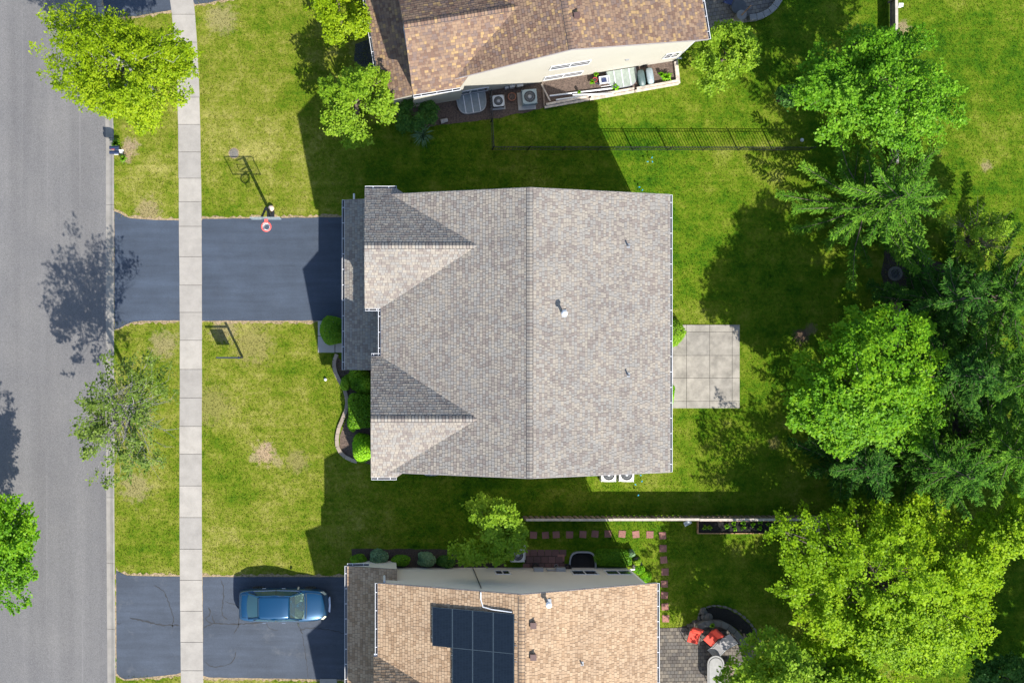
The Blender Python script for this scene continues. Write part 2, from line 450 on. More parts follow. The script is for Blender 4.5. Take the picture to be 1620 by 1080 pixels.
M['wood'] = wood('weathered_wood', (.165, .125, .095)); M['woodcap'] = wood('pale_wood_cap', (.40, .355, .30), .2); M['cedar'] = wood('cedar_board', (.33, .19, .105)); M['timber'] = wood('landscape_timber', (.48, .41, .34))
M['bark'] = plain('bark', (.12, .092, .072), .9, var=.4, scale=7, bump=.8, bscale=25)
M['greybark'] = plain('grey_bark', (.25, .235, .215), .9, var=.3, scale=7, bump=.8, bscale=25)
# leaf pigments
M['l_locust'] = leafmat('locust_leaf', (0.120, 0.205, 0.0050), (0.245, 0.365, 0.0062), (0.390, 0.480, 0.0170), .40)
M['l_maple'] = leafmat('maple_leaf', (0.040, 0.140, 0.0036), (0.113, 0.282, 0.0080), (0.245, 0.450, 0.0280), .36)
M['l_maple2'] = leafmat('norway_maple_leaf', (0.044, 0.142, 0.0036), (0.115, 0.285, 0.0060), (0.240, 0.415, 0.0130), .34)
M['l_gold'] = leafmat('golden_maple_leaf', (0.100, 0.205, 0.0037), (0.224, 0.380, 0.0062), (0.370, 0.505, 0.0160), .40)
M['l_light'] = leafmat('light_green_leaf', (0.105, 0.217, 0.0096), (0.210, 0.352, 0.0168), (0.345, 0.480, 0.0420), .38)
M['l_mid'] = leafmat('mid_green_leaf', (0.060, 0.173, 0.0072), (0.128, 0.285, 0.0120), (0.240, 0.398, 0.0240), .34)
M['l_street'] = leafmat('street_tree_leaf', (0.055, 0.112, 0.0150), (0.115, 0.180, 0.0240), (0.200, 0.275, 0.0480), .3)
M['l_dark'] = leafmat('dark_shrub_leaf', (0.021, 0.087, 0.0120), (0.051, 0.143, 0.0192), (0.108, 0.217, 0.0336), .25)
M['l_yew'] = leafmat('yew_needle', (0.036, 0.128, 0.0048), (0.084, 0.217, 0.0072), (0.165, 0.307, 0.0120), .2)
M['l_lime'] = leafmat('lime_shrub_leaf', (0.083, 0.262, 0.0048), (0.158, 0.398, 0.0072), (0.277, 0.517, 0.0168), .3)
M['l_blue'] = leafmat('blue_green_leaf', (0.068, 0.143, 0.0720), (0.135, 0.247, 0.1260), (0.240, 0.345, 0.1800), .2)
M['l_spruce'] = leafmat('spruce_needle', (0.020, 0.078, 0.0090), (0.052, 0.146, 0.0140), (0.138, 0.262, 0.0250), .18, .7, .05)
M['l_spruce2'] = leafmat('dark_spruce_needle', (0.015, 0.062, 0.0100), (0.038, 0.118, 0.0150), (0.105, 0.210, 0.0260), .16, .7, .05)
M['l_fir'] = leafmat('fresh_spruce_needle', (0.030, 0.108, 0.0108), (0.081, 0.203, 0.0162), (0.203, 0.358, 0.0324), .2, .7, .05)
# ================================================================== setting
def sheet(name, poly, z, mat, th=.02, kind='structure', parent=None):
    o = MB().prism(poly, z-th, z).obj(name, mat, parent)
    if kind and not parent: o['kind'] = kind
    return o

def interp(tab, y):
    for (a, b) in zip(tab, tab[1:]):
        if a[0] <= y <= b[0]:
            t = (y-a[0])/(b[0]-a[0]); t2 = t
            return tuple(a[i]+(b[i]-a[i])*t2 for i in range(1, len(a)))
    return tab[0][1:] if y < tab[0][0] else tab[-1][1:]
CURB = [(-900, -330, -315), (-500, -60, -45), (-300, 58, 72), (-150, 118, 132), (0, 153, 167), (110, 162.5, 175.5), (220, 167, 179.5), (540, 167, 180), (800, 167.5, 181), (1080, 169.5, 183.5), (1500, 174, 188), (3000, 190, 204)]
WALK = [(-900, -200, -163), (-500, 75, 112), (-300, 190, 227), (-150, 240, 277), (0, 270, 307), (60, 275, 311.5), (110, 279, 314), (190, 282, 317), (360, 283, 319), (540, 284.5, 319.5), (800, 284, 319.3), (1080, 286, 321.5), (1500, 291, 327), (3000, 307, 343)]

sheet('ground', [(-260,-260),(260,-260),(260,260),(-260,260)], -.16, M['soil'], .5)
ys = list(range(-900, -300, 60)) + list(range(-300, 1500, 40)) + [1500, 2200, 3000]
cl = [G(interp(CURB, y)[0], y) for y in ys]; cr = [G(interp(CURB, y)[1], y) for y in ys]
sheet('road', [(x+.03, y) for x, y in cl] + [(x-9.6, y) for x, y in cl[::-1]], -.095, M['road'], .05)
lawn = sheet('lawn', [(x-.04, y) for x, y in cr] + [(240, cr[-1][1]), (240, cr[0][1])], 0, M['lawn'], .12)
wl = [(cl[0][0]-7.6-300, cl[0][1])] + [(x-7.65, y) for x, y in cl] + [(cl[-1][0]-300, cl[-1][1])]
sheet('verge', wl, 0, M['lawn'], .12)

# curb: rolled concrete segments
def curb_run(name, joints, table, side=1, dx=0):
    base = MB()
    for y0, y1 in zip(joints, joints[1:]): pass
    p = [G(interp(table, y)[0]+dx, y) for y in (joints[0], joints[-1])]
    root = bpy.data.objects.new(name, None); COL.objects.link(root); root['kind'] = 'structure'
    root.location = (p[0][0], p[0][1], 0); LOC[root.name] = (p[0][0], p[0][1], 0)
    rnd = random.Random(4)
    for y0, y1 in zip(joints, joints[1:]):
        mb = MB(); n = max(1, int((y1-y0)/30)); g = .22; dz = rnd.uniform(-.004, .004)
        rows = []
        for k in range(n+1):
            y = y0+g + (y1-y0-2*g)*k/n
            a = interp(table, y); W = .46
            x0 = G(a[0], y)[0]+dx; yy = G(0, y)[1]
            prof = [(0, -.2), (0, -.092), (.20, -.080), (.30, -.040), (.37, .004), (.46, .010), (.46, -.2)]
            if side < 0: prof = [(-x, z) for x, z in prof]
            rows.append([(x0+x, yy, z+dz) for x, z in prof])
        b = len(mb.v); m_ = len(rows[0])
        for r_ in rows: mb.v += r_
        for i in range(n):
            for k in range(m_-1):
                q = (b+i*m_+k, b+i*m_+k+1, b+(i+1)*m_+k+1, b+(i+1)*m_+k)
                mb.f.append(q[::-1] if side > 0 else q)
        mb.f.append(tuple(b+k for k in range(m_))); mb.f.append(tuple(b+n*m_+k for k in range(m_))[::-1])
        mb.obj('curb_segment', M['curb'], root)
    return root
curb_run('curb', [-500, -390, -290, -190, -95, 10, 112, 218, 324, 393, 434, 542, 640, 787, 891, 995, 1098, 1200, 1300], CURB)

# sidewalk slabs
sx0, sy0 = G(284, 540)
wroot = sheet('sidewalk', [G(interp(WALK, y)[0]+1, y) for y in ys] + [G(interp(WALK, y)[1]-1, y) for y in ys[::-1]], .006, M['mulch'], .05)
rnd = random.Random(9)
J = [-195, -150, -107, -63, -20, 23, 67, 110, 154, 197, 240.5, 282, 319, 358, 406, 451, 494, 538, 584, 629, 674, 718, 768, 818, 868, 917, 966, 1015, 1060, 1107, 1152, 1200]
for y0, y1 in zip(J, J[1:]):
    a = interp(WALK, y0); c_ = interp(WALK, y1); g = .28; e = rnd.uniform(-.25, .25)
    q = [G(a[0]+e, y0+g), G(a[1]+e, y0+g), G(c_[1]+e, y1-g), G(c_[0]+e, y1-g)]
    z = [.026+rnd.uniform(-.004, .004) for _ in q]
    MB().slab([(q[3][0], q[3][1], z[3]), (q[2][0], q[2][1], z[2]), (q[1][0], q[1][1], z[1]), (q[0][0], q[0][1], z[0])], .08).obj('slab', M['walk'], wroot, bevel=.008)

# driveways (apron by the street, main part behind the sidewalk)
def rough_edge(name, poly, seed, grow=.13):
    c_ = Vector((sum(p[0] for p in poly)/len(poly), sum(p[1] for p in poly)/len(poly)))
    out = []
    for p in poly:
        d = (Vector(p)-c_); out.append((p[0]+grow*(1 if d.x > 0 else -1)*.5, p[1]+grow*(1 if d.y > 0 else -1)))
    sheet(name, wobble(out, .16, .085, seed), .005, M['straw'], .02)
D1 = [G(*p) for p in [(181, 334.5), (190, 338), (198, 342.5), (206, 345.3), (240, 348), (283.5, 349), (284.5, 506.5), (225, 507.5), (210, 509), (200, 513), (190, 518.5), (181, 521.5)]]
D2 = [G(*p) for p in [(319, 349), (320.5, 346.5), (400, 345.5), (545, 343.5), (575, 343.5), (575, 507), (505, 507), (319.5, 507.3)]]
D3 = [G(*p) for p in [(184, 902), (190, 905), (199, 909), (225, 911), (285.5, 911.5), (286, 1063), (279, 1066), (250, 1069), (215, 1072), (197, 1073.5), (190, 1070), (184.5, 1064)]]
D4 = [G(*p) for p in [(320.5, 912), (549, 912), (590, 912), (590, 1074), (505, 1073.5), (400, 1072), (330, 1071), (321.5, 1068)]]
D5 = [G(*p) for p in [(168, 26), (190, 26.5), (215, 26), (245, 21), (272, 16), (262, -60), (150, -60)]]
D6 = [G(*p) for p in [(308, 7.5), (330, 5), (352, -.5), (450, -16), (560, -33), (545, -190), (240, -140)]]
for i, (nm, dp, mt) in enumerate((('driveway_apron', D1, 'drive'), ('driveway', D2, 'drive'), ('driveway_apron', D3, 'drive2'), ('driveway', D4, 'drive2'), ('driveway_apron', D5, 'drive2'), ('driveway', D6, 'drive2'))):
    rough_edge('dry_turf_edge', dp, 20+i)
    o = sheet(nm, wobble(dp, .3, .012, i), .013, M[mt], .03)
    if i in (2, 3): DRV = o
    if i == 2: DRV_A = o
    if i == 3: DRV_B = o
def crack(parent, pts, w=.035, seed=0):
    rnd = random.Random(seed)
    path = resample(smooth_path([Vector((*G(*p), 0)) for p in pts], 6), .12); mb = MB(); n = len(path); prev = None
    for i, q in enumerate(path):
        d = (path[min(i+1, n-1)]-path[max(i-1, 0)]).normalized(); nn = Vector((-d.y, d.x, 0))
        q = q + nn*rnd.uniform(-.03, .03); ww = w*rnd.uniform(.4, 1.1)*(1 if 0 < i < n-1 else .3)
        cur = ((q.x+nn.x*ww, q.y+nn.y*ww, .017), (q.x-nn.x*ww, q.y-nn.y*ww, .017))
        if prev: mb.add([prev[0], prev[1], cur[1], cur[0]], [(0, 1, 2, 3)])
        prev = cur
    mb.obj('crack', M['crack'], parent)
for k, (p_, pts, w) in enumerate([
    (DRV_A, [(205, 977), (225, 981), (255, 988), (284, 988)], .05), (DRV_A, [(243, 925), (258, 934), (266, 950), (274, 975), (272, 993)], .035),
    (DRV_A, [(185, 986), (191, 986)], .05), (DRV_B, [(322, 992), (338, 986), (370, 987), (405, 985), (420, 983)], .045),
    (DRV_B, [(350, 916), (354, 935), (351, 965), (353, 975), (360, 979)], .035), (DRV_B, [(329, 960), (333, 970), (325, 978), (336, 986)], .04), (DRV_B, [(335, 973), (340, 985)], .04),
    (DRV_B, [(378, 970), (378, 988), (369, 1002)], .035), (DRV_B, [(472, 985), (476, 998), (480, 1002)], .04), (DRV_B, [(474, 996), (490, 993), (525, 996), (548, 1003)], .03), (DRV_B, [(478, 1003), (484, 1040), (488, 1074)], .022),
    (DRV_B, [(324, 1046), (334, 1053), (352, 1053), (368, 1045), (374, 1030)], .03), (DRV_B, [(356, 951), (372, 956), (380, 961)], .022), (DRV_B, [(420, 984), (428, 994), (440, 997)], .022)]):
    crack(p_, pts, w, k)


# planting beds
sheet('mulch_bed', [G(*p) for p in [(531, 560), (552, 585), (600, 585), (600, 738), (566, 729), (545, 722), (537, 706), (538, 688), (548, 662), (552, 640), (546, 620), (535, 590), (530, 575)]], .008, M['mulch_brown'], .03)
sheet('mulch_bed', wobble([G(*p) for p in [(622, 170), (695, 155), (790, 138), (862, 126), (862, 170), (800, 185), (745, 193), (692, 197), (668, 203), (640, 195)]], .3, .05, 3), .008, M['mulch_brown'], .03)
sheet('mulch_bed', wobble([G(*p) for p in [(556, 868), (640, 868), (722, 868), (735, 876), (741, 893), (741, 900), (556, 900)]], .3, .03, 5), .008, M['mulch'], .03)
sheet('mulch_bed', wobble([G(*p) for p in [(1398, 395), (1460, 408), (1500, 420), (1560, 440), (1580, 620), (1530, 720), (1460, 690), (1405, 520), (1395, 470)]], .4, .12, 6), .006, M['mulch'], .03)
sheet('gravel_bed', [G(*p) for p in [(562, 70), (590, 60), (600, 120), (580, 112), (560, 96)]], .008, M['gravel'], .03)
sheet('mulch_bed', [G(*p) for p in [(742, 893), (755, 880), (800, 884), (800, 900), (742, 900)]], .008, M['mulch'], .03)

# concrete patio behind the grey house: each slab its own piece
pat = sheet('patio', [G(*p) for p in [(1004, 514), (1169, 514), (1169, 644.5), (1004, 644.5)]], .012, M['mulch'], .04)
xs_ = [1004, 1048, 1085.7, 1122.5, 1158, 1170]; ys_ = [513.5, 525, 562, 597.7, 634.3, 645.5]
rnd = random.Random(3)
for i in range(5):
    for j in range(5):
        if i == 4 and j == 0: pass
        a = G(xs_[i]+.2, ys_[j]+.2); b_ = G(xs_[i+1]-.2, ys_[j+1]-.2)
        z = .05+rnd.uniform(-.006, .006)
        MB().slab([(a[0], b_[1], z+rnd.uniform(-.004, .004)), (b_[0], b_[1], z), (b_[0], a[1], z), (a[0], a[1], z)], .07).obj('slab', M['patio'], pat, bevel=.01)
# porch pad in front of the grey house
pp = sheet('porch_path', [G(*p) for p in [(503, 507.5), (560, 507.5), (560, 557), (503, 557)]], .012, M['mulch'], .04)
for x0, x1, y0, y1 in ((503, 529.5, 507.5, 531), (503, 529.5, 532, 557.5), (530.5, 562, 507.5, 531), (530.5, 562, 532, 557.5)):
    a = G(x0, y1); b_ = G(x1, y0); MB().slab([(a[0], a[1], .05), (b_[0], a[1], .052), (b_[0], b_[1], .05), (a[0], b_[1], .05)], .07).obj('slab', M['pad'], pp, bevel=.008)
a = G(506, 1083); b_ = G(533, 1073); sheet('porch_path', [(a[0], a[1]), (b_[0], a[1]), (b_[0], b_[1]), (a[0], b_[1])], .05, M['walk'], .07)

def inside(poly, x, y):
    c_ = False; n = len(poly)
    for i in range(n):
        (x0, y0), (x1, y1) = poly[i], poly[i-1]
        if (y0 > y) != (y1 > y) and x < (x1-x0)*(y-y0)/(y1-y0)+x0: c_ = not c_
    return c_
def pavers(name, poly, step, mat, rz, seed, z=.03):
    base = sheet(name, poly, .012, M['mulch'], .04)
    mb = MB(); rnd = random.Random(seed)
    xs = [p[0] for p in poly]; ysx = [p[1] for p in poly]; cx, cy = sum(xs)/len(xs), sum(ysx)/len(ysx)
    R_ = max(max(xs)-min(xs), max(ysx)-min(ysx)); n = int(R_/step)+2; ca, sa = math.cos(rz), math.sin(rz)
    for i in range(-n, n):
        for j in range(-n, n):
            u = (i+.5*(j % 2))*step*1.0; v = j*step*.95
            x = cx+u*ca-v*sa; y = cy+u*sa+v*ca
            if inside(poly, x, y):
                hw, hh = step*.46, step*.43; dz = z+rnd.uniform(-.005, .005)
                q = []
                for a_, b2 in ((-1,-1),(1,-1),(1,1),(-1,1)):
                    q.append((x+a_*hw*ca-b2*hh*sa, y+a_*hw*sa+b2*hh*ca, dz+rnd.uniform(-.003, .003)))
                mb.slab(q, .03)
    o = mb.obj('paver', mat, base); o['kind'] = 'stuff'
    return base
M['pav_dark'] = islands('grey_pavers', [(0, (.100, .088, .078)), (.3, (.140, .124, .106)), (.6, (.118, .108, .098)), (.8, (.172, .150, .124))])
M['pav_light'] = islands('beige_pavers', [(0, (.20, .18, .155)), (.35, (.24, .215, .18)), (.7, (.17, .16, .15))])
M['pav_red'] = islands('red_brick_pavers', [(0, (.15, .085, .078)), (.4, (.19, .105, .095)), (.75, (.13, .08, .075))])
pavers('paver_patio', [G(*p) for p in [(1000, 994), (1045, 994), (1070, 993), (1085, 989), (1098, 981), (1108, 976), (1128, 984), (1150, 992), (1168, 1010), (1182, 1040), (1186, 1080), (1180, 1130), (1000, 1130)]], .205, M['pav_dark'], .02, 2)
pavers('paver_patio', [G(*p) for p in [(1085, -95), (1240, -95), (1236, -12), (1222, 12), (1205, 24), (1190, 30), (1160, 40), (1122, 55), (1095, 70)]], .22, M['pav_light'], .16, 3)
pavers('paver_strip', [G(*p) for p in [(830, 872), (893, 872), (893, 898), (830, 898)]], .40, M['pav_red'], 0, 4)
# ================================================================== houses
def clip_poly(sub, poly):
    """Sutherland-Hodgman, convex ccw clip polygon"""
    out = sub; n = len(poly)
    for i in range(n):
        ax, ay = poly[i]; bx, by = poly[(i+1) % n]; inp = out; out = []
        if not inp: return []
        for k in range(len(inp)):
            p, q = inp[k-1], inp[k]
            sp = (bx-ax)*(p[1]-ay)-(by-ay)*(p[0]-ax); sq = (bx-ax)*(q[1]-ay)-(by-ay)*(q[0]-ax)
            if (sp >= 0) != (sq >= 0):
                t = sp/(sp-sq); out.append((p[0]+(q[0]-p[0])*t, p[1]+(q[1]-p[1])*t))
            if sq >= 0: out.append(q)
    return out

def ccw(poly):
    a = sum(poly[i][0]*poly[(i+1) % len(poly)][1]-poly[(i+1) % len(poly)][0]*poly[i][1] for i in range(len(poly)))
    return poly if a > 0 else poly[::-1]

def shingle_plane(mb, band, poly, z0, g, seed, expo=.150, tab=(.12, .25)):
    """tabs over a roof plane z = z0 + g.(u,v); poly in plan, convex; every tab is a loose wedge"""
    rnd = random.Random(seed); poly = ccw(poly)
    m = math.hypot(*g); up = (g[0]/m, g[1]/m); al = (up[1], -up[0])
    A = [p[0]*al[0]+p[1]*al[1] for p in poly]; B = [p[0]*up[0]+p[1]*up[1] for p in poly]
    pab = ccw(list(zip(A, B))); step = expo/math.sqrt(1+m*m); b = min(B)
    def Z(a, b_): return z0+g[0]*(a*al[0]+b_*up[0])+g[1]*(a*al[1]+b_*up[1])
    def W(a, b_, dz): return (a*al[0]+b_*up[0], a*al[1]+b_*up[1], Z(a, b_)+dz)
    row = 0
    while b < max(B)-1e-6:
        b1 = min(b+step, max(B)); a = min(A)-rnd.uniform(0, .3)
        while a < max(A):
            w = rnd.uniform(*tab); raise_ = rnd.choice((.014, .024)); bb = b-(.0 if raise_ < .02 else .012)
            q = clip_poly([(a, bb), (a+w-.016, bb), (a+w-.016, b1+.02), (a, b1+.02)], pab)
            if len(q) >= 3:
                n0 = len(mb.v); k = len(q)
                flip = al[0]*up[1]-al[1]*up[0] < 0
                tv = [W(x, y, .004+raise_*(1-(y-bb)/(b1+.02-bb))) for x, y in q]
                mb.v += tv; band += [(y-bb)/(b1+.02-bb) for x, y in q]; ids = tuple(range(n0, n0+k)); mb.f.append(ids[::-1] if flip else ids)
                lo = [i for i in range(k) if abs(q[i][1]-bb) < 1e-6]
                if len(lo) == 2:
                    i, j = lo
                    if (i+1) % k != j: i, j = j, i
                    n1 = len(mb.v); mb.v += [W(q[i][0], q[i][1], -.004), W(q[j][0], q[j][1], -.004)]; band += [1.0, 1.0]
                    mb.f.append((n0+i, n1, n1+1, n0+j) if not flip else (n0+j, n1+1, n1, n0+i))
            a += w
        b += step; row += 1

def gutter(parent, p0, p1, nrm, mat, step=.75):
    """open white gutter from p0 to p1 (local), nrm = outward plan direction"""
    p0 = Vector(p0); p1 = Vector(p1); d = p1-p0; Lg = d.length; ax = d.normalized(); n = Vector((nrm[0], nrm[1], 0)); rz = math.atan2(ax.y, ax.x)
    mb = MB(); w, h = .125, .10
    c = p0.lerp(p1, .5)
    mb.obox(c+n*.010+Vector((0,0,-h/2)), Lg, .016, h, rz)
    mb.obox(c+n*(w-.008)+Vector((0,0,-h/2-.004)), Lg, .022, h, rz)
    for e, q in ((0, p0), (1, p1)):
        mb.obox(q+ax*(.008 if e == 0 else -.008)+n*(w/2)+Vector((0,0,-h/2-.002)), .012, w-.045, h-.01, rz)
    o = mb.obj('gutter', mat, parent)
    MB().obox(c+n*(w/2)+Vector((0,0,-h+.02)), Lg-.004, w-.04, .03, rz).obj('gutter_trough', M['dark'], o)
    k = max(2, int(Lg/step)); hm = MB().box(-.014, .014, -w/2+.012, w/2-.016, -.006, .006).mesh('hanger', mat)
    for i in range(k):
        q = p0.lerp(p1, (i+.5)/k)+n*(w/2)+Vector((0,0,-.02))
        hh = inst('hanger', hm, o, q+Vector(loc_of(o)), rz)
    return o

def window(parent, c, w, h, nrm, ncol=2, sash=True, mat='white'):
    """window on a wall; c = centre on the wall face (local), nrm = outward direction in plan (axis aligned, local)"""
    c = Vector(c); n = Vector((nrm[0], nrm[1], 0)); t = Vector((-n.y, n.x, 0)); rz = math.atan2(t.y, t.x); fw = .055
    mb = MB()
    for s in (-1, 1):
        mb.obox(c+n*.018+t*s*(w/2+fw/2), fw, .036, h+2*fw, rz)
        mb.obox(c+n*.0175+Vector((0,0,s*(h/2+fw/2))), w, .035, fw, rz)
    mb.obox(c+n*.018+Vector((0,0,-h/2-fw-.02)), w+.12, .036, .04, rz)
    for i in range(1, ncol): mb.obox(c+n*.017+t*(w*(i/ncol-.5)), .06, .034, h, rz)
    f = mb.obj('window', M[mat], parent)
    for i in range(ncol):
        pw = w/ncol-(.06 if ncol > 1 else 0)
        MB().obox(c+n*.010+t*(w*((i+.5)/ncol-.5)), pw, .020, h-.004, rz).obj('pane', M['glass'], f)
        if sash: MB().obox(c+n*.0132+t*(w*((i+.5)/ncol-.5)), pw-.002, .026, .06, rz).obj('sash_bar', M[mat], f)
    return f

ZE, ZR = 6.1, 9.2
def house(name, label, org, rz, uW, uE, v0, v1, gables, shed, wall, shmat, seed, capcol=None, gap=None, eave_gutters=()):
    root = thing(name, label, 'house', (org[0], org[1], 0), rz, local=True)
    ze, zr = ZE, ZR; pW = (zr-ze)/-uW; pE = (zr-ze)/uE
    # walls ----------------------------------------------------------
    a, b_, c0, c1 = uW+.42, uE-.42, v0+.22, v1-.22
    za = zr+pW*a-.17; zb = zr-pE*b_-.17; zt = zr-.20
    mb = MB(); prof = [(a, 0), (b_, 0), (b_, zb), (0, zt), (a, za)]
    n = len(prof); mb.v = [(u, c0, z) for u, z in prof]+[(u, c1, z) for u, z in prof]
    mb.f = [tuple(range(n)), tuple(range(2*n-1, n-1, -1))]+[(i, n+i, n+(i+1) % n, (i+1) % n) for i in range(n)]
    mb.obj('wall', wall, root)
    planes = [([(0, v0), (uE, v0), (uE, v1), (0, v1)], zr, (-pE, 0)), ([(uW, v0), (0, v0), (0, v1), (uW, v1)], zr, (pW, 0))]
    caps = [((0, v0), (0, v1), zr, pW)]
    for (uf, va, vb) in gables:
        vm = (va+vb)/2; zg = ze+2.05; pg = 2.05/((vb-va)/2); ui = (zg-zr)/pW
        for s, ve in ((-1, va), (1, vb)):
            ue_ = uW if v0 < ve < v1 else uW+.80
            # plane through ridge (z=zg at v=vm) falling to the eave
            planes.append(([(uf, vm), (ui+.05, vm), (ue_, ve), (uf, ve)], zg+pg*s*vm, (0, -pg*s)))
        caps.append(((uf, vm), (ui, vm), zg, pg))
        g0, g1 = va+.40, vb-.40; u0 = uf+.22; mb = MB()
        prof = [(g0, 0), (g1, 0), (g1, zg-pg*(g1-vm)-.17), (vm, zg-.2), (g0, zg-pg*(vm-g0)-.17)]
        u1 = uW+1.2; mb.v = [(u0, v, z) for v, z in prof]+[(u1, v, z) for v, z in prof]
        mb.f = [tuple(range(n))[::-1], tuple(range(n, 2*n))]+[(i, (i+1) % n, n+(i+1) % n, n+i) for i in range(n)]
        mb.obj('wall', wall, root)
        window(root, (u0-.001, vm, 4.4), 1.5, 1.3, (-1, 0))
        gutter(root, (uf+.02, va, ze-.03), (uW+(.80 if va < v0 else 0), va, ze-.03), (0, -1), M['white'])
        gutter(root, (uf+.02, vb, ze-.03), (uW+(.80 if vb > v1 else 0), vb, ze-.03), (0, 1), M['white'])
    sh = shed; su, sw, sa_, sb, sz, sp = sh
    planes.append(([(su, sa_), (sw, sa_), (sw, sb), (su, sb)], sz-sp*su, (sp, 0)))
    MB().add([(su+.35, sa_+.2, 0), (sw, sa_+.2, 0), (sw, sa_+.2, sz+sp*(sw-su)-.18), (su+.35, sa_+.2, sz+sp*.35-.18),
              (su+.35, sb-.2, 0), (sw, sb-.2, 0), (sw, sb-.2, sz+sp*(sw-su)-.18), (su+.35, sb-.2, sz+sp*.35-.18)],
             [(0,1,2,3), (7,6,5,4), (0,3,7,4), (3,2,6,7), (1,5,6,2), (0,4,5,1)]).obj('wall', wall, root)
    gutter(root, (su, sa_, sz-.03), (su, sb, sz-.03), (-1, 0), M['white'])
    # roof decks, shingles, ridge caps -------------------------------
    deck = MB(); tabs = MB(); band = []
    for i, (poly, z0, g) in enumerate(planes):
        poly = ccw(poly); deck.slab([(u, v, z0+g[0]*u+g[1]*v) for u, v in poly], .16)
        shingle_plane(tabs, band, poly, z0, g, seed*10+i)
    roof = deck.obj('roof', M['deck'], root)
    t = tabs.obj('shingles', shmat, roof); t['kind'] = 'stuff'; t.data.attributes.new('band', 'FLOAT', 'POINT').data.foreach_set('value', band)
    for (p, q, z, pt) in caps:
        p = Vector((*p, z)); q = Vector((*q, z)); d = (q-p); Lc = d.length; ax = d.normalized(); rzc = math.atan2(ax.y, ax.x)
        w = .165; st = .165; k = int(Lc/st)
        me = MB(); 
        for s in (1, -1):
            f_ = [(-.004, 0, .030), (st*1.08, 0, .018), (st*1.08, s*w, .018-pt*w), (-.004, s*w, .030-pt*w)]
            me.add(f_ if s > 0 else f_, [(0, 1, 2, 3) if s > 0 else (3, 2, 1, 0)])
            me.add([(-.004, 0, .030), (-.004, s*w, .030-pt*w), (-.004, s*w, .006-pt*w), (-.004, 0, .006)], [(0, 1, 2, 3)])
            me.add([(-.004, s*w, .030-pt*w), (st*1.08, s*w, .018-pt*w), (st*1.08, s*w, -.002-pt*w), (-.004, s*w, -.002-pt*w)], [(0, 1, 2, 3)])
        me.add([(-.006, -w, .033-pt*w), (.016, -w, .033-pt*w), (.016, 0, .033), (.016, w, .033-pt*w), (-.006, w, .033-pt*w), (-.006, 0, .033)], [(0, 1, 2, 5), (5, 2, 3, 4)])
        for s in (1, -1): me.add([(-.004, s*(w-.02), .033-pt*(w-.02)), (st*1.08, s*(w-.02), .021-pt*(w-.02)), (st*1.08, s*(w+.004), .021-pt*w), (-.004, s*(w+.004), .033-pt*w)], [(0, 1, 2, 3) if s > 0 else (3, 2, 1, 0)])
        me = me.mesh('ridge_cap', capcol or shmat); me.materials.append(M['cap_shade'])
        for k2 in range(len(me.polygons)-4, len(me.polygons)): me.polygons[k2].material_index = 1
        for i in range(k):
            c = p+ax*(st*i); inst('ridge_cap', me, roof, c, rzc)
    # white trim boards along the rakes, eave gutters
    for v, s in ((v0, -1), (v1, 1)):
        for u0, u1, pz in ((uW, 0, pW), (0, uE, -pE)):
            mb = MB(); za_ = zr+(pz*u0 if u0 < 0 else 0); zb_ = zr+(0 if u0 < 0 else pz*u1)
            y0, y1 = v+s*.001, v+s*.022
            pts = [(u0, za_), (u1, zb_), (u1, zb_-.19), (u0, za_-.19)]
            mb.add([(u, y0, z) for u, z in pts]+[(u, y1, z) for u, z in pts], [(0,1,2,3), (7,6,5,4), (0,4,5,1), (1,5,6,2), (2,6,7,3), (3,7,4,0)])
            mb.obj('rake_board', M['drip'], root)
    gutter(root, (uE, v0, ze-.03), (uE, v1, ze-.03), (1, 0), M['white'])
    for (u, va, vb) in eave_gutters: gutter(root, (u, va, ze-.03), (u, vb, ze-.03), (-1, 0), M['white'])
    root['pW'] = pW; root['pE'] = pE
    return root

def at_px(px, py, org, rz, side, uW=None):
    """local (u, v, z) where photo pixel meets the house's west ('W') or east ('E') main slope"""
    p = (ZR-ZE)/(-uW if side == 'W' else uW); z = 7.5
    for _ in range(12):
        w = P(px, py, z); dx, dy = w.x-org[0], w.y-org[1]
        u = dx*math.cos(rz)+dy*math.sin(rz); v = -dx*math.sin(rz)+dy*math.cos(rz)
        z = ZR-p*abs(u)
    return u, v, z

def wall_px(px, py, org, rz, vw):
    """local (u, z) where the pixel meets a wall in the plane v = vw"""
    lo, hi = -2.0, 10.0
    def f(z):
        w = P(px, py, z); dx, dy = w.x-org[0], w.y-org[1]
        return -dx*math.sin(rz)+dy*math.cos(rz), dx*math.cos(rz)+dy*math.sin(rz)
    for _ in range(40):
        mid = (lo+hi)/2
        if (f(mid)[0]-vw)*(f(lo)[0]-vw) > 0: lo = mid
        else: hi = mid
    return f(lo)[1], lo

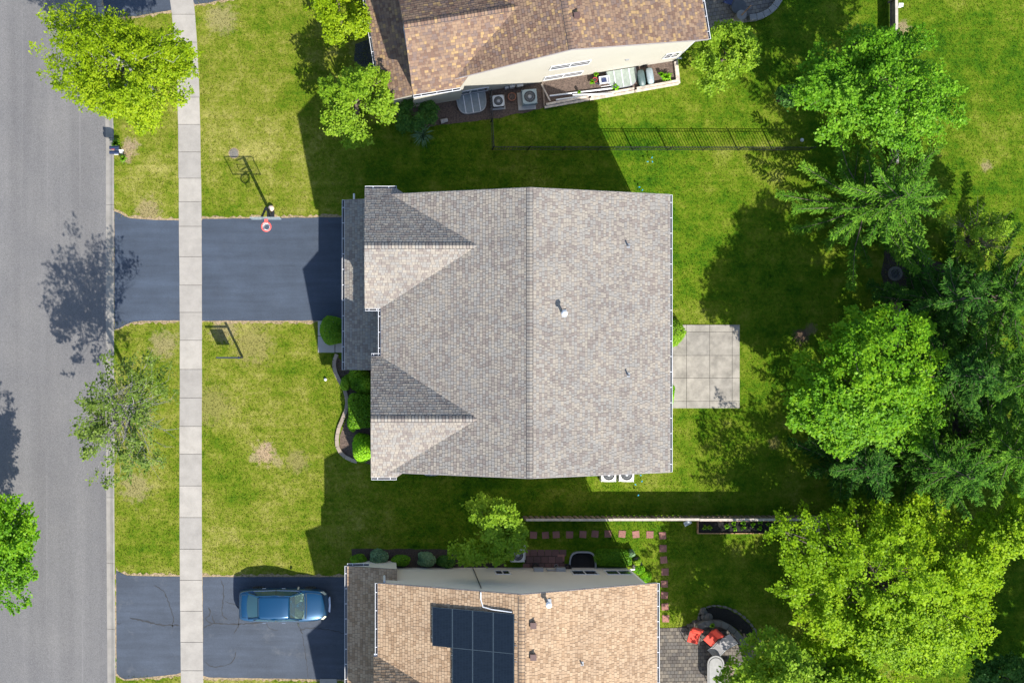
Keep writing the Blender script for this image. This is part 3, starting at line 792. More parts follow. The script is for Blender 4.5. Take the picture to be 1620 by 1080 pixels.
def pipe_vent(parent, c, h, r, cap=True, mat='white'):
    c = Vector(c); mb = MB().tube([c+Vector((0,0,-.05)), c+Vector((0,0,h))], r, 12)
    o = mb.obj('vent_pipe', M[mat], parent, smooth=False)
    if cap: MB().lathe(c+Vector((0,0,h-.02)), [(r*1.3, 0), (r*2.0, .03), (r*2.0, .10), (r*1.2, .17), (0, .19)], 18).obj('vent_cap', M[mat], o)
    else: MB().lathe(c+Vector((0,0,h+.001)), [(r*.8, 0), (0, .002)], 12).obj('vent_opening', M['dark'], o)
    MB().obox(c+Vector((0,0,.02)), r*5, r*5, .02, 0).obj('flashing', M['grey'], o)
    return o
def box_vent(parent, c, mat='brownplastic'):
    c = Vector(c); mb = MB().add([(-.14,-.14,-.05),(.14,-.14,-.05),(.14,.14,-.05),(-.14,.14,-.05),(-.11,-.11,.2),(.11,-.11,.2),(.11,.11,.2),(-.11,.11,.2)], [(3,2,1,0),(4,5,6,7),(0,1,5,4),(1,2,6,5),(2,3,7,6),(3,0,4,7)])
    mb.v = [(x+c.x, y+c.y, z+c.z) for x, y, z in mb.v]
    o = mb.obj('box_vent', M[mat], parent)
    MB().obox(c+Vector((0,0,.215)), .30, .30, .03).obj('vent_lid', M[mat], o)
    return o
def downspout(parent, top, bottom_z, nrm):
    t = Vector(top); n = Vector((nrm[0], nrm[1], 0))
    MB().tube([t, t+Vector((0,0,-.15)), t-n*.36+Vector((0,0,-.45)), Vector((t.x-n.x*.36, t.y-n.y*.36, bottom_z+.2)), Vector((t.x-n.x*.36, t.y-n.y*.36, bottom_z+.1))+n*.3], .045, 6).obj('downspout', M['white'], parent)

# ---- the grey house in the middle
O1 = G(808.6, 729.5)
V1 = (729.5-327)/29
main = house('house', 'large house with grey mottled shingle roof and two front gables in the centre', O1, 0, -7.12, 7.37, 0, V1,
             [(-7.92, 8.19, 14.19), (-7.61, -.27, 5.81)], (-9.02, -6.3, 5.05, 13.95, 3.0, .42), M['wall_main'], M['sh_main'], 1, M['cap_main'],
             eave_gutters=[(-7.12, 5.81, 8.19)])
for (px, py, h, r, cap) in ((890, 496, .62, .075, True), (993, 389, .34, .045, False), (993, 593, .34, .045, False)):
    u, v, z = at_px(px, py, O1, 0, 'E', 7.37); pipe_vent(main, (u, v, z), h, r, cap, 'white' if cap else 'grey')
for v in (3.0, 10.9): window(main, (7.37-.42+.001, v, 4.6), 1.6, 1.3, (1, 0))
window(main, (7.37-.42+.001, 6.9, 4.6), 1.0, 1.2, (1, 0), 1)
window(main, (7.37-.42+.001, 5.2, 1.15), 1.9, 2.0, (1, 0), 2, False)
window(main, (7.37-.42+.001, 10.9, 1.6), 1.8, 1.3, (1, 0))
for u in (-3.6, 4.4):
    window(main, (u, .219, 4.5), 1.3, 1.3, (0, -1)); window(main, (u, V1-.219, 4.5), 1.3, 1.3, (0, 1))
gd = MB()
for k in range(4): gd.box(-8.72, -8.67, 7.4, 12.6, .03+k*.56, .57+k*.56)
gd.obj('garage_door', M['white'], main)
MB().box(-8.71, -8.67, 5.5, 6.4, .05, 2.1).obj('front_door', M['cedar'], main)
dsp = MB(); c = P(560, 310, 2.4); dsp.tube([(c.x-O1[0], c.y-O1[1]-.7, 2.5), (c.x-O1[0], c.y-O1[1]-.1, 2.42), (c.x-O1[0], c.y-O1[1]+.12, 2.4)], .05, 6); dsp.obj('downspout', M['white'], main)
downspout(main, (7.37+.06, .35, ZE-.12), 0, (1, 0)); downspout(main, (7.37+.06, V1-.35, ZE-.12), 0, (1, 0))

# ---- the brown-roofed house to the north
O2 = G(867.3, 135.0); RZ2 = R(9.1)
north = house('house', 'house with brown and gold shingle roof and cream siding at the top', O2, RZ2, -6.1, 7.37, 0, 13.9,
              [(-7.70, -.42, 5.74), (-7.9, 8.2, 14.2)], (-9.2, -6.0, 0.02, 9.2, 3.0, .42), M['wall_north'], M['sh_north'], 2, M['cap_north'])
u, v, z = at_px(912, 26, O2, RZ2, 'E', 7.37); box_vent(north, (u, v, z))
def wall_window(root, org, rz, vw, nrm, a, b_, ncol=2, sash=True):
    ua, z0 = wall_px(*a, org, rz, vw); ub, z1 = wall_px(*b_, org, rz, vw)
    window(root, ((ua+ub)/2, vw+nrm[1]*.001, (z0+z1)/2), abs(ub-ua), abs(z1-z0), nrm, ncol, sash)
VW2 = .22
for a, b_ in (((870, 110.5), (934, 95.5)), ((860.5, 126.5), (921.5, 112.5)), ((1049, 92.5), (1076, 82.5))):
    wall_window(north, O2, RZ2, VW2, (0, -1), a, b_, 2)
wall_window(north, O2, RZ2, VW2, (0, -1), (716, 151.5), (772, 138), 2, False)
window(north, (7.37-.42+.001, 4, 4.6), 1.6, 1.3, (1, 0)); window(north, (7.37-.42+.001, 4, 1.6), 1.9, 1.5, (1, 0))
downspout(north, (7.37+.06, .3, ZE-.12), 0, (1, 0))
for px, py, w_, h_ in ((800, 139.5, .22, .32), (809, 137, .30, .42), (821, 135.5, .36, .3)):
    u, z = wall_px(px, py, O2, RZ2, VW2); MB().box(u-w_/2, u+w_/2, VW2-.14, VW2-.002, max(.25, z-h_/2), max(.25, z-h_/2)+h_).obj('meter_box', M['grey'], north, bevel=.01)
u, z = wall_px(992, 94, O2, RZ2, VW2); MB().box(u-.1, u+.1, VW2-.06, VW2-.002, z-.06, z+.06).obj('dryer_vent', M['grey'], north)

# ---- the tan-roofed house to the south
O3 = G(797.7, 890.9)
south = house('house', 'house with tan shingle roof, beige wall and solar panels at the bottom', O3, 0, -6.9, 7.1, -14.6, 0,
              [(-7.10, -8.25, -3.66), (-7.0, -14.4, -8.8)], (-8.50, -5.9, -11.5, .35, 3.0, .42), M['wall_south'], M['sh_south'], 3, M['cap_south'],
              eave_gutters=[(-6.9, -3.66, 0)])
for px, py in ((843, 988), (843, 1038)):
    u, v, z = at_px(px, py, O3, 0, 'E', 7.1); box_vent(south, (u, v, z))
u, v, z = at_px(866, 953, O3, 0, 'E', 7.1); pipe_vent(south, (u, v, z), .5, .075)
u, v, z = at_px(920, 1049, O3, 0, 'E', 7.1); pipe_vent(south, (u, v, z), .25, .04, False, 'grey')
VW3 = -.22
for a, b_ in (((903.5, 903), (946.5, 908.5)), ((957, 903), (1000.5, 908.5)), ((783, 903), (807, 908))):
    wall_window(south, O3, 0, VW3, (0, 1), a, b_, 2, False)
for px, w_, h_, z_ in ((851, .5, .4, 1.0), (886, .5, .45, .9)):
    u, _ = wall_px(px, 902, O3, 0, VW3); MB().box(u-w_/2, u+w_/2, VW3+.002, VW3+.2, z_, z_+h_).obj('meter_box', M['grey'], south, bevel=.015)
u0, _ = wall_px(863, 899, O3, 0, VW3); u1, _ = wall_px(886, 899, O3, 0, VW3)
MB().tube([(u0, VW3+.06, .8), (u0, VW3+.06, 1.2), (u1, VW3+.06, 1.2)], .04, 6).obj('conduit', M['grey'], south)
u, z = wall_px(748, 899, O3, 0, VW3)
cp = at_px(760.5, 936, O3, 0, 'W', -6.9)
MB().tube([(u, VW3+.04, .3), (u, VW3+.04, 3), (u, VW3+.04, 6.4)], .022, 5).obj('conduit', M['blackmetal'], south)
downspout(south, (7.1+.06, -.3, ZE-.12), 0, (1, 0))
wd = P(608, 916, 4.6); MB().tube([(wd.x-O3[0], wd.y-O3[1]+.1, 5.9), (wd.x-O3[0], wd.y-O3[1]+.1, 4.2)], .06, 6).obj('downspout', M['white'], south)
gutter(south, (-8.5, .35, 2.97), (-7.35, .35, 2.97), (0, 1), M['white'])

# solar array on the south house's west slope
pS = (ZR-ZE)/6.9
def onW(u, v, dz): return Vector((O3[0]+u, O3[1]+v, ZR+pS*u+dz))
m, nt, N, L, b = nmat('solar_cells'); tc = N.new('ShaderNodeTexCoord'); br = N.new('ShaderNodeTexBrick')
br.offset = 0; br.inputs['Scale'].default_value = 1; br.inputs['Mortar Size'].default_value = .006; br.inputs['Brick Width'].default_value = .155; br.inputs['Row Height'].default_value = .078
br.inputs['Color1'].default_value = (.006, .011, .020, 1); br.inputs['Color2'].default_value = (.008, .014, .025, 1); br.inputs['Mortar'].default_value = (.012, .020, .030, 1)
L.new(tc.outputs['Object'], br.inputs['Vector']); L.new(br.outputs[0], b.inputs['Base Color']); b.inputs['Roughness'].default_value = .45; b.inputs['Specular IOR Level'].default_value = .12; M['solar'] = m
c0 = at_px(684, 958.5, O3, 0, 'W', -6.9); c1 = at_px(813, 970, O3, 0, 'W', -6.9); c2 = at_px(716.5, 1023, O3, 0, 'W', -6.9)
arr = thing('solar_array', 'black solar panels mounted on the tan shingle roof', 'solar panels', onW(c0[0], c0[1], 0))
tilt = math.atan(pS); wu = (c1[0]-c0[0])/4; lv = c0[1]-c2[1]
me = MB().box(-wu/2/math.cos(tilt)+.02, wu/2/math.cos(tilt)-.02, -lv/2+.012, lv/2-.012, -.02, .02).mesh('panel', M['solar'])
fm = MB()
for s in (-1, 1):
    hx = wu/2/math.cos(tilt)-.012
    fm.box(s*hx-.012, s*hx+.012, -lv/2+.004, lv/2-.004, -.024, .024); fm.box(-hx+.012, hx-.012, s*(lv/2-.01)-.008, s*(lv/2-.01)+.008, -.024, .0235)
M['panelframe'] = plain('panel_frame', (.045, .065, .08), .5, .3, var=.15)
fme = fm.mesh('frame', M['panelframe'])
for row in range(3):
    for col in range(4):
        if row > 0 and col == 0: continue
        u = c0[0]+wu*(col+.5); v = c0[1]-lv*(row+.5); q = onW(u, v, .14)
        o = inst('panel', me, arr, q, rot=(0, -tilt, 0)); fo = bpy.data.objects.new('frame', fme); COL.objects.link(fo); fo.parent = o
M['rail'] = plain('bare_aluminium', (.5, .5, .52), .35, .9, var=.05)
for row in range(3):
    for f_ in (.2, .8):
        v = c0[1]-lv*(row+f_); us = c0[0]-.04 if row == 0 else c0[0]+wu-.04
        a = onW(us, v, .09); b_ = onW(c1[0]+.14, v, .09); MB().tube([a, b_], .02, 4).obj('rail', M['rail'], arr)
a = onW(cp[0], -.2, .05); MB().tube([onW(cp[0], -.02, .06), onW(cp[0], c0[1]+.55, .06), onW(cp[0]+.1, c0[1]+.2, .08), onW(cp[0]+.5, c0[1]+.12, .1), onW(c1[0]-.1, c0[1]+.06, .1)], .03, 6).obj('conduit', M['white'], arr)
# ================================================================== fences
def metal_fence(name, label, a, b_, h=1.25, step=.15, pstep=1.9):
    A = Vector((*G(*a), 0)); B = Vector((*G(*b_), 0)); d = B-A; Lf = d.length; ax = d.normalized(); rz = math.atan2(ax.y, ax.x)
    root = thing(name, label, 'fence', A)
    np_ = max(1, round(Lf/pstep)); pm = MB().box(-.022, .022, -.022, .022, 0, h+.06).add([(-.034,-.034,h+.06),(.034,-.034,h+.06),(.034,.034,h+.06),(-.034,.034,h+.06),(0,0,h+.1)], [(0,1,4),(1,2,4),(2,3,4),(3,0,4),(3,2,1,0)]).mesh('post', M['blackmetal'])
    for i in range(np_+1): inst('post', pm, root, A+d*(i/np_), rz)
    for z in (.18, h-.16, h-.02):
        MB().obox((A+B)/2+Vector((0,0,z)), Lf, .024, .026, rz).obj('rail', M['blackmetal'], root)
    km = MB().box(-.011, .011, -.011, .011, .06, h-.03).mesh('picket', M['blackmetal'])
    n = int(Lf/step)
    for i in range(1, n): inst('picket', km, root, A+ax*(i*Lf/n), rz)
    return root
metal_fence('metal_fence', 'long black metal picket fence between the grey house lawn and the cream house yard', (778.5, 237.5), (1278, 238))
metal_fence('metal_fence', 'short black metal fence running from the cream wall to the long fence', (774.5, 150), (778.5, 236))

def wood_fence(name, label, a, b_, h, step, capw, seed, both=True, posts=2.4):
    A = Vector((*G(*a), 0)); B = Vector((*G(*b_), 0)); d = B-A; Lf = d.length; ax = d.normalized(); nn = Vector((-ax.y, ax.x, 0)); rz = math.atan2(ax.y, ax.x)
    root = thing(name, label, 'fence', A); rnd = random.Random(seed)
    k = max(1, round(Lf/posts)); pm = MB().box(-.045, .045, -.045, .045, 0, h-.01).mesh('post', M['wood'])
    for i in range(k+1): inst('post', pm, root, A+d*(i/k), rz)
    for i in range(k):
        c = A+d*((i+.5)/k)
        MB().obox(c+Vector((0,0,h+.012+rnd.uniform(-.008, .008)))+nn*rnd.uniform(-.012, .012), Lf/k-.012, capw, .035, rz+rnd.uniform(-.004, .004)).obj('cap_board', M['woodcap'], root, bevel=.005)
    for z in (.3, h-.2): MB().obox((A+B)/2+Vector((0,0,z)), Lf, .045, .085, rz).obj('rail', M['wood'], root)
    km = MB().box(-step*.62, step*.62, -.011, .011, .05, h-.02).mesh('picket', M['wood'])
    n = int(Lf/step)
    for i in range(n):
        s = 1 if i % 2 == 0 or not both else -1
        inst('picket', km, root, A+ax*((i+.5)*Lf/n)+nn*s*.048, rz+rnd.uniform(-.01, .01))
    return root
wood_fence('wooden_fence', 'weathered wooden fence with pale cap between the grey house and tan house yards', (828, 817), (1300, 816), 1.35, .15, .13, 1)
wood_fence('wooden_fence', 'wooden fence with pale cap along the back of the yards above the upper right maple', (1405, -60), (1407, 262), 1.15, .17, .15, 2, False)
wood_fence('wooden_fence', 'short shaded wooden fence end beside the top of the round maple', (1410, 474), (1411, 640), 1.15, .17, .15, 3, False)
bx = P(1424, 9, 1.0); MB().obox((bx.x, bx.y, .95), .19, .16, .28).obox((bx.x, bx.y, 1.115), .24, .20, .05, 0, .25).obox((bx.x-.14, bx.y, .95), .16, .07, .05).obj('birdhouse', M['white'], loc=(bx.x, bx.y, .8))
props(bpy.data.objects['birdhouse'], 'small white birdhouse fixed beside the back wooden fence at the top edge', 'birdhouse')
lg = Vector((*G(1462, 405), .06)); lo_ = MB().tube([Vector((*G(1408, 396), .07)), Vector((*G(1440, 401), .07)), Vector((*G(1474, 411), .06))], [.05, .045, .035], 7).obj('log', M['greybark'], loc=lg); props(lo_, 'thin grey log lying under the trees beside the drain', 'log')

# ================================================================== garden blocks, stones, walls
edge = thing('block_edging', 'curved tan block edging around the front shrub bed of the grey house', 'edging', (*G(530, 562), 0))
path = resample(smooth_path([Vector((*G(*p), 0)) for p in [(533, 560), (528.5, 572), (531, 590), (540, 607), (547, 622), (549, 641), (543, 660), (536, 677), (533, 694), (534, 707), (541, 718), (551, 725), (565, 730)]], 8), .36)
rnd = random.Random(6)
for i in range(len(path)-1):
    a, b_ = path[i], path[i+1]; d = b_-a; rz = math.atan2(d.y, d.x); L_ = d.length/2-.008; w_ = .10
    me = MB().add([(-L_, -w_, 0), (L_, -w_, 0), (L_+.01, w_, 0), (-L_-.01, w_, 0), (-L_, -w_, .13), (L_, -w_, .13), (L_+.01, w_, .13), (-L_-.01, w_, .13)], [(3,2,1,0),(4,5,6,7),(0,1,5,4),(1,2,6,5),(2,3,7,6),(3,0,4,7)]).mesh('block', M['block'])
    inst('block', me, edge, (a+b_)/2+Vector((0, 0, rnd.uniform(-.008, .008))), rz+rnd.uniform(-.03, .03))

def seat_wall(name, label, pts, w, h, mat, step=.42, courses=3, seed=1):
    path = resample(smooth_path([Vector((*G(*p), 0)) for p in pts], 8), step)
    root = thing(name, label, 'garden wall', path[0]); rnd = random.Random(seed); n = len(path)
    for i in range(n-1):
        a, b_ = path[i], path[i+1]
        da = (path[i+1]-path[max(i-1, 0)]).normalized(); db = (path[min(i+2, n-1)]-path[i]).normalized()
        na = Vector((-da.y, da.x, 0)); nb = Vector((-db.y, db.x, 0)); t = (b_-a).normalized()*.008
        for k in range(courses+1):
            z0 = h*k/(courses+1)+(.004 if k else 0); z1 = h*(k+1)/(courses+1); ww = w/2*(1.0 if k < courses else 1.12)
            q = [a+t+na*ww, a+t-na*ww, b_-t-nb*ww, b_-t+nb*ww]; dz = rnd.uniform(-.006, .006) if k == courses else 0
            if k < courses and i % 2 == 1 and k % 2 == 0: pass
            MB().prism([(v.x, v.y) for v in q], z0, z1+dz).obj('cap_stone' if k == courses else 'block', mat, root, bevel=.012 if k == courses else 0)
    return root
seat_wall('seat_wall', 'curved grey stone seat wall behind the red patio chairs', [(1101, 989), (1112, 984), (1126, 983), (1142, 985), (1157, 995), (1170, 1010), (1180, 1027), (1184, 1040)], .30, .5, M['greystone'], seed=2)
seat_wall('seat_wall', 'curved pale block seat wall of the patio at the top edge', [(1182, 31), (1192, 30), (1206, 26), (1219, 17), (1228, 5), (1233, -10), (1235, -30)], .30, .5, M['palestone'], seed=3)
cc = P(1173, 24, .6); fp = thing('stone_pillar', 'round pale stone pillar with a wooden pole leaning at the end of the seat wall', 'pillar', (cc.x, cc.y, 0))
MB().lathe((cc.x, cc.y, 0), [(.25, 0), (.25, .55), (.24, .57)], 18).obj('column', M['palestone'], fp)
MB().lathe((cc.x, cc.y, .575), [(.27, 0), (.27, .05), (.25, .065), (0, .07)], 18).obj('cap', M['palestone'], fp)
pa = Vector((cc.x, cc.y-.02, .66)); pb = P(1188, 9, 1.35); o = MB().tube([pa, pb], .035, 7).obj('wooden_pole', M['cedar'], loc=pa); props(o, 'short orange brown wooden pole standing on the round stone pillar', 'pole')

# dark planting crescent behind the seat wall and its stone border
sheet('soil_bed', wobble([G(*p) for p in [(1108, 979), (1106, 972), (1116, 962), (1130, 959), (1148, 962), (1168, 972), (1186, 988), (1198, 1008), (1204, 1030), (1190, 1042), (1182, 1015), (1168, 996), (1150, 984), (1130, 979)]], .25, .03, 8), .02, M['soil'], .05)
bstone = thing('stone_border', 'dark stone border curving around the soil bed behind the seat wall', 'border', (*G(1106, 978), 0))
path = resample(smooth_path([Vector((*G(*p), 0)) for p in [(1105, 981), (1105, 971), (1115, 961), (1130, 957), (1149, 960), (1170, 970), (1188, 987), (1200, 1008), (1206, 1032)]], 8), .3)
rnd = random.Random(12)
for a, b_ in zip(path, path[1:]):
    d = b_-a; sx, sy = d.length*.47, rnd.uniform(.05, .085)
    poly = [(sx*math.cos(t)*rnd.uniform(.85, 1.1), sy*math.sin(t)*rnd.uniform(.8, 1.15)) for t in [6.283*k/8 for k in range(8)]]
    inst('stone', MB().prism(poly, 0, rnd.uniform(.06, .12)).mesh('stone', M['greystone']), bstone, (a+b_)/2, math.atan2(d.y, d.x))
# rocks at the left end of the bed
for i, (px, py, r_) in enumerate(((1112, 967, .22), (1120, 975, .25), (1113, 976, .18))):
    mb = MB(); rnd = random.Random(i+40); prof = [(r_*.9, 0), (r_, r_*.3), (r_*.75, r_*.65), (r_*.3, r_*.8), (0, r_*.82)]
    mb.lathe((0, 0, 0), prof, 9); mb.v = [(x*rnd.uniform(.8, 1.15), y*rnd.uniform(.8, 1.15), z*rnd.uniform(.85, 1.1)) for x, y, z in mb.v]
    o = mb.obj('rock', M['greystone']); o.location = (*G(px, py), .01); props(o, ['brown rock furthest from the seat wall in the soil bed', 'largest brown rock touching the end of the seat wall', 'smallest rock at the left tip of the soil bed'][i], 'rock')

ST = [(826, 846.5), (844, 846), (863, 846), (880, 845.3), (901, 845.3), (922, 844.7), (941.4, 844), (961.7, 844), (984, 844), (1005.8, 844.7), (1028, 845.3), (1048, 846.7)]
ORD = ['first', 'second', 'third', 'fourth', 'fifth', 'sixth', 'seventh', 'eighth', 'ninth', 'tenth', 'eleventh', 'twelfth', 'thirteenth']
rnd = random.Random(5)
def stone(px, py, label):
    s = .19; poly = [(-s+rnd.uniform(-.012, .012), -s), (s, -s+rnd.uniform(-.012, .012)), (s+rnd.uniform(-.012, .012), s), (-s, s+rnd.uniform(-.012, .012))]
    o = MB().prism(poly, -.02, .03).obj('stepping_stone', M['redstone'], bevel=.012)
    o.location = (*G(px, py), 0); o.rotation_euler = (rnd.uniform(-.015, .015), rnd.uniform(-.015, .015), rnd.uniform(-.1, .1)); props(o, label, 'stepping stone', 'red stepping stones')
for i, (px, py) in enumerate(ST): stone(px, py, '%s red stepping stone from the left in the row along the wooden fence' % ORD[i])
for i, (px, py) in enumerate([(1049, 867), (1050, 885), (1052, 904), (1051, 923), (1051, 941), (1052, 959), (1053, 978)]):
    stone(px, py, '%s red stepping stone below the corner in the line down to the patio' % ORD[i])
stone(887.5, 882, 'square red paver set apart beside the black window well of the tan house')

# timber frame of the long bed at the cream wall
tb = thing('timber_bed', 'long timber edged planting bed along the cream wall', 'planting bed', (*G(862, 170), 0))
MB().prism([G(*p) for p in [(860, 128), (1071, 95), (1072, 130), (862, 168)]], -.02, .06).obj('soil', M['mulch_brown'], tb)
rnd = random.Random(8)
def beam(p, q, w, z0, z1, mat='timber'):
    a = Vector((*G(*p), 0)); b_ = Vector((*G(*q), 0)); d = b_-a
    MB().obox((a+b_)/2+Vector((0,0,(z0+z1)/2)), d.length, w, z1-z0, math.atan2(d.y, d.x)).obj('timber', M[mat], tb, bevel=.01)
for k, (x0, x1) in enumerate(((861, 931), (932, 1003), (1004, 1072.5))):
    f_ = lambda x: 170.5-(x-861)*.1775
    beam((x0, f_(x0)), (x1, f_(x1)), .13, 0, .17)
    beam((x0+2, f_(x0)-4.2), (x1-1, f_(x1)-4.2), .12, .10, .26)
beam((1073.5, 133), (1069.5, 97), .12, 0, .2); beam((1070, 131), (1066.5, 99), .10, .08, .25); beam((861, 169), (858, 130), .10, 0, .14, 'wood')
def lay(name, label, cat, p, q, r_, mat, z=.3, z2=None):
    a = Vector((*G(*p), z)); b_ = Vector((*G(*q), z2 if z2 is not None else z)); o = MB().tube([a, b_], r_, 8).obj(name, M[mat], loc=a); props(o, label, cat); return o
lay('plastic_pipe', 'longer white plastic pipe lying in the timber bed', 'pipe', (869, 152.5), (972, 140), .045, 'white', .14)
lay('plastic_pipe', 'lower white plastic pipe resting next to the bed timbers', 'pipe', (879, 159), (968, 146.5), .045, 'white', .16)
lay('plastic_pipe', 'short white plastic pipe crossing over the other pipes', 'pipe', (905, 151.5), (968, 149.5), .04, 'white', .24, .28)
lay('wooden_plank', 'short tan wooden plank lying across the mulch next to the air conditioner', 'plank', (856, 134), (870, 161), .05, 'timber', .12)

# two water barrels, folded chair, pots in the bed
def tub(px, py, label, h, dark):
    c = Vector((*G(px, py), .06)); t = thing('storage_tub', label, 'tub', c, R(9), local=True)
    w, l = .185, .43
    def ring(s, z): 
        out = []
        for k in range(16):
            a = 6.2832*k/16; out.append((math.copysign(abs(math.cos(a))**.5, math.cos(a))*w*s, math.copysign(abs(math.sin(a))**.5, math.sin(a))*l*s, z))
        return out
    mb = MB(); rs = [ring(.86, 0), ring(1, h), ring(1.05, h), ring(1.05, h+.03), ring(.93, h+.03), ring(.80, .1)]
    for r_ in rs: mb.v += r_
    for i in range(len(rs)-1):
        for k in range(16): mb.f.append((i*16+k, i*16+(k+1) % 16, (i+1)*16+(k+1) % 16, (i+1)*16+k))
    mb.f.append(tuple(range(15, -1, -1))); mb.f.append(tuple(range(80, 96)))
    mb.obj('body', M['green_plastic'], t, smooth=True)
    lid = MB(); r1 = ring(1.02, h+.035); r2 = ring(.9, h+.10); lid.v = r1+r2+[(0, 0, h+.11)]
    for k in range(16): lid.f.append((k, (k+1) % 16, 16+(k+1) % 16, 16+k)); lid.f.append((16+k, 16+(k+1) % 16, 32))
    lid.obj('lid', M['pale_lid'] if dark else M['green_grey'], t, smooth=True)
    return t
M['green_plastic'] = plain('green_plastic', (.015, .085, .075), .35, var=.2); M['pale_lid'] = plain('pale_lid', (.25, .30, .32), .4, var=.15); M['green_grey'] = plain('grey_green_lid', (.075, .115, .115), .45, var=.2)
tub(1012, 126.5, 'grey green storage tub beside the window well cover', .45, False); tub(1025, 123.5, 'green storage tub with a pale lid in the timber bed', .5, True)
M['terracotta'] = plain('terracotta', (.30, .12, .07), .8, var=.25); M['red_pot'] = plain('red_plastic', (.42, .05, .05), .45); M['navy'] = plain('navy_plastic', (.02, .03, .09), .4)
def pot(px, py, r_, h, mat, label, fill='mulch'):
    t = thing('plant_pot', label, 'pot', (*G(px, py), .05))
    MB().lathe((*G(px, py), .05), [(r_*.72, 0), (r_*.95, h*.82), (r_*1.05, h*.82), (r_*1.05, h), (r_*.88, h), (r_*.84, h*.85), (0, h*.85)], 18).obj('body', M[mat], t)
    MB().lathe((*G(px, py), .05+h*.85), [(r_*.84, 0), (r_*.5, .02), (0, .03)], 14).obj('soil', M[fill], t)
pot(809.5, 154, .22, .12, 'terracotta', 'round terracotta dish between the two air conditioners at the cream house', 'mulch_brown')
pot(940, 128, .13, .25, 'red_pot', 'small red pot beside the cream wall'); pot(944.5, 131.5, .11, .22, 'navy', 'small navy pot under the red pot')
pot(948, 126, .09, .2, 'grey', 'small grey pot next to the white garden cart')
pot(846.5, 893, .17, .35, 'blackmetal', 'black pot beside the air conditioner of the tan house'); pot(896.5, 895, .19, .5, 'blackmetal', 'round black pot touching the black window well')
pot(879, 894, .10, .2, 'grey', 'small pale pot below the meter box of the tan house', 'mulch')
# drain pipe stub in the mulch
c = Vector((*G(697, 193), .12)); o = MB().tube([c, c+Vector((.38, .10, .0))], [.14, .10], 14, False).obj('drain_pipe', M['pad'], loc=c); props(o, 'open concrete drain pipe end in the mulch by the dark shrub', 'drain pipe')
# white garden cart
c = Vector((*G(954, 129), .06)); gc = thing('garden_cart', 'white garden cart standing in the timber bed under the window', 'cart', c, R(9), local=True)
MB().box(-.28, .28, -.2, .2, .3, .33).box(-.28, -.25, -.2, .2, .33, .45).box(.25, .28, -.2, .2, .33, .45).box(-.25, .25, .17, .2, .33, .45).obj('tray', M['white'], gc)
for sx in (-.24, .24):
    for sy in (-.17, .17): MB().box(sx-.02, sx+.02, sy-.02, sy+.02, 0, .3).obj('leg', M['white'], gc)
MB().box(-.15, .12, -.12, .1, .331, .42).obj('blue_box', M['navy'], gc); MB().tube([(-.27, -.2, .4), (-.27, -.38, .6), (.27, -.38, .6), (.27, -.2, .4)], .015, 6).obj('handle', M['white'], gc)

# ================================================================== window wells
M['clear'] = plain('plastic_cover', (.26, .30, .26), .3, var=.15); M['greycover'] = plain('grey_plastic_cover', (.17, .21, .23), .35, var=.15)
def well(label, px, py, w, d, rz, side, cover, h=.18, bars=3, depth=0.0):
    """half-round well standing against a wall; local y points away from the wall"""
    c = Vector((*G(px, py), 0)); t = thing('window_well', label, 'window well', c, rz+(math.pi if side < 0 else 0), local=True)
    out = []
    for k in range(17):
        a = math.pi*k/16; out.append((math.copysign(abs(math.cos(a))**.55, math.cos(a))*w/2, abs(math.sin(a))**.55*d))
    mb = MB()
    for i in range(16):
        p, q = Vector(out[i]), Vector(out[i+1]); pi, qi = p*.93, q*.93
        n0 = len(mb.v); mb.v += [(p.x, p.y, 0), (q.x, q.y, 0), (q.x, q.y, h), (p.x, p.y, h), (pi.x, pi.y, h), (qi.x, qi.y, h), (qi.x, qi.y, -.15), (pi.x, pi.y, -.15)]
        mb.f += [(n0+1, n0, n0+3, n0+2), (n0+2, n0+3, n0+4, n0+5), (n0+5, n0+4, n0+7, n0+6)]
    mb.obj('rim', M['grey'], t)
    if cover:
        top = MB(); top.prism([(x*.95, y*.95) for x, y in out], h-.01, h+.012); top.obj('cover', M[cover], t)
        for i in range(bars):
            x = w*((i+1)/(bars+1)-.5); yl = d*(1-abs(2*x/w)**3.5)**(1/3.5); MB().box(x-.022, x+.022, .02, yl*.97, h+.012, h+.035).obj('bar', M['white'], t)
    else:
        MB().prism([(x*.92, y*.92) for x, y in out], .005, .012+.004).obj('floor', M['soil'], t)
        MB().tube([(x, y, h) for x, y in out], .025, 6).obj('rim_tube', M['grey'], t)
    return t
w1 = Vector((*G(743, 149.5), 0)); well('grey covered window well with three white bars below the cream wall', 744, 150, 1.62, 1.05, RZ2, -1, 'greycover', .2, 3)
well('pale green covered window well in the timber bed', 981, 111.5, 1.65, .98, RZ2, -1, 'clear', .25, 3)
well('grey window well on the shaded south side of the grey house nearest the front', 682, 724, 1.2, .95, 0, -1, 'greycover', .25, 3)
well('grey window well on the south side of the grey house by the white air conditioners', 900, 724, 1.25, .95, 0, -1, 'greycover', .25, 3)
well('grey window well on the north side of the grey house', 903, 333, 1.25, .95, 0, 1, 'greycover', .25, 3)
well('open black window well at the wall of the tan house', 921, 898, 1.45, .93, 0, 1, None, .28)

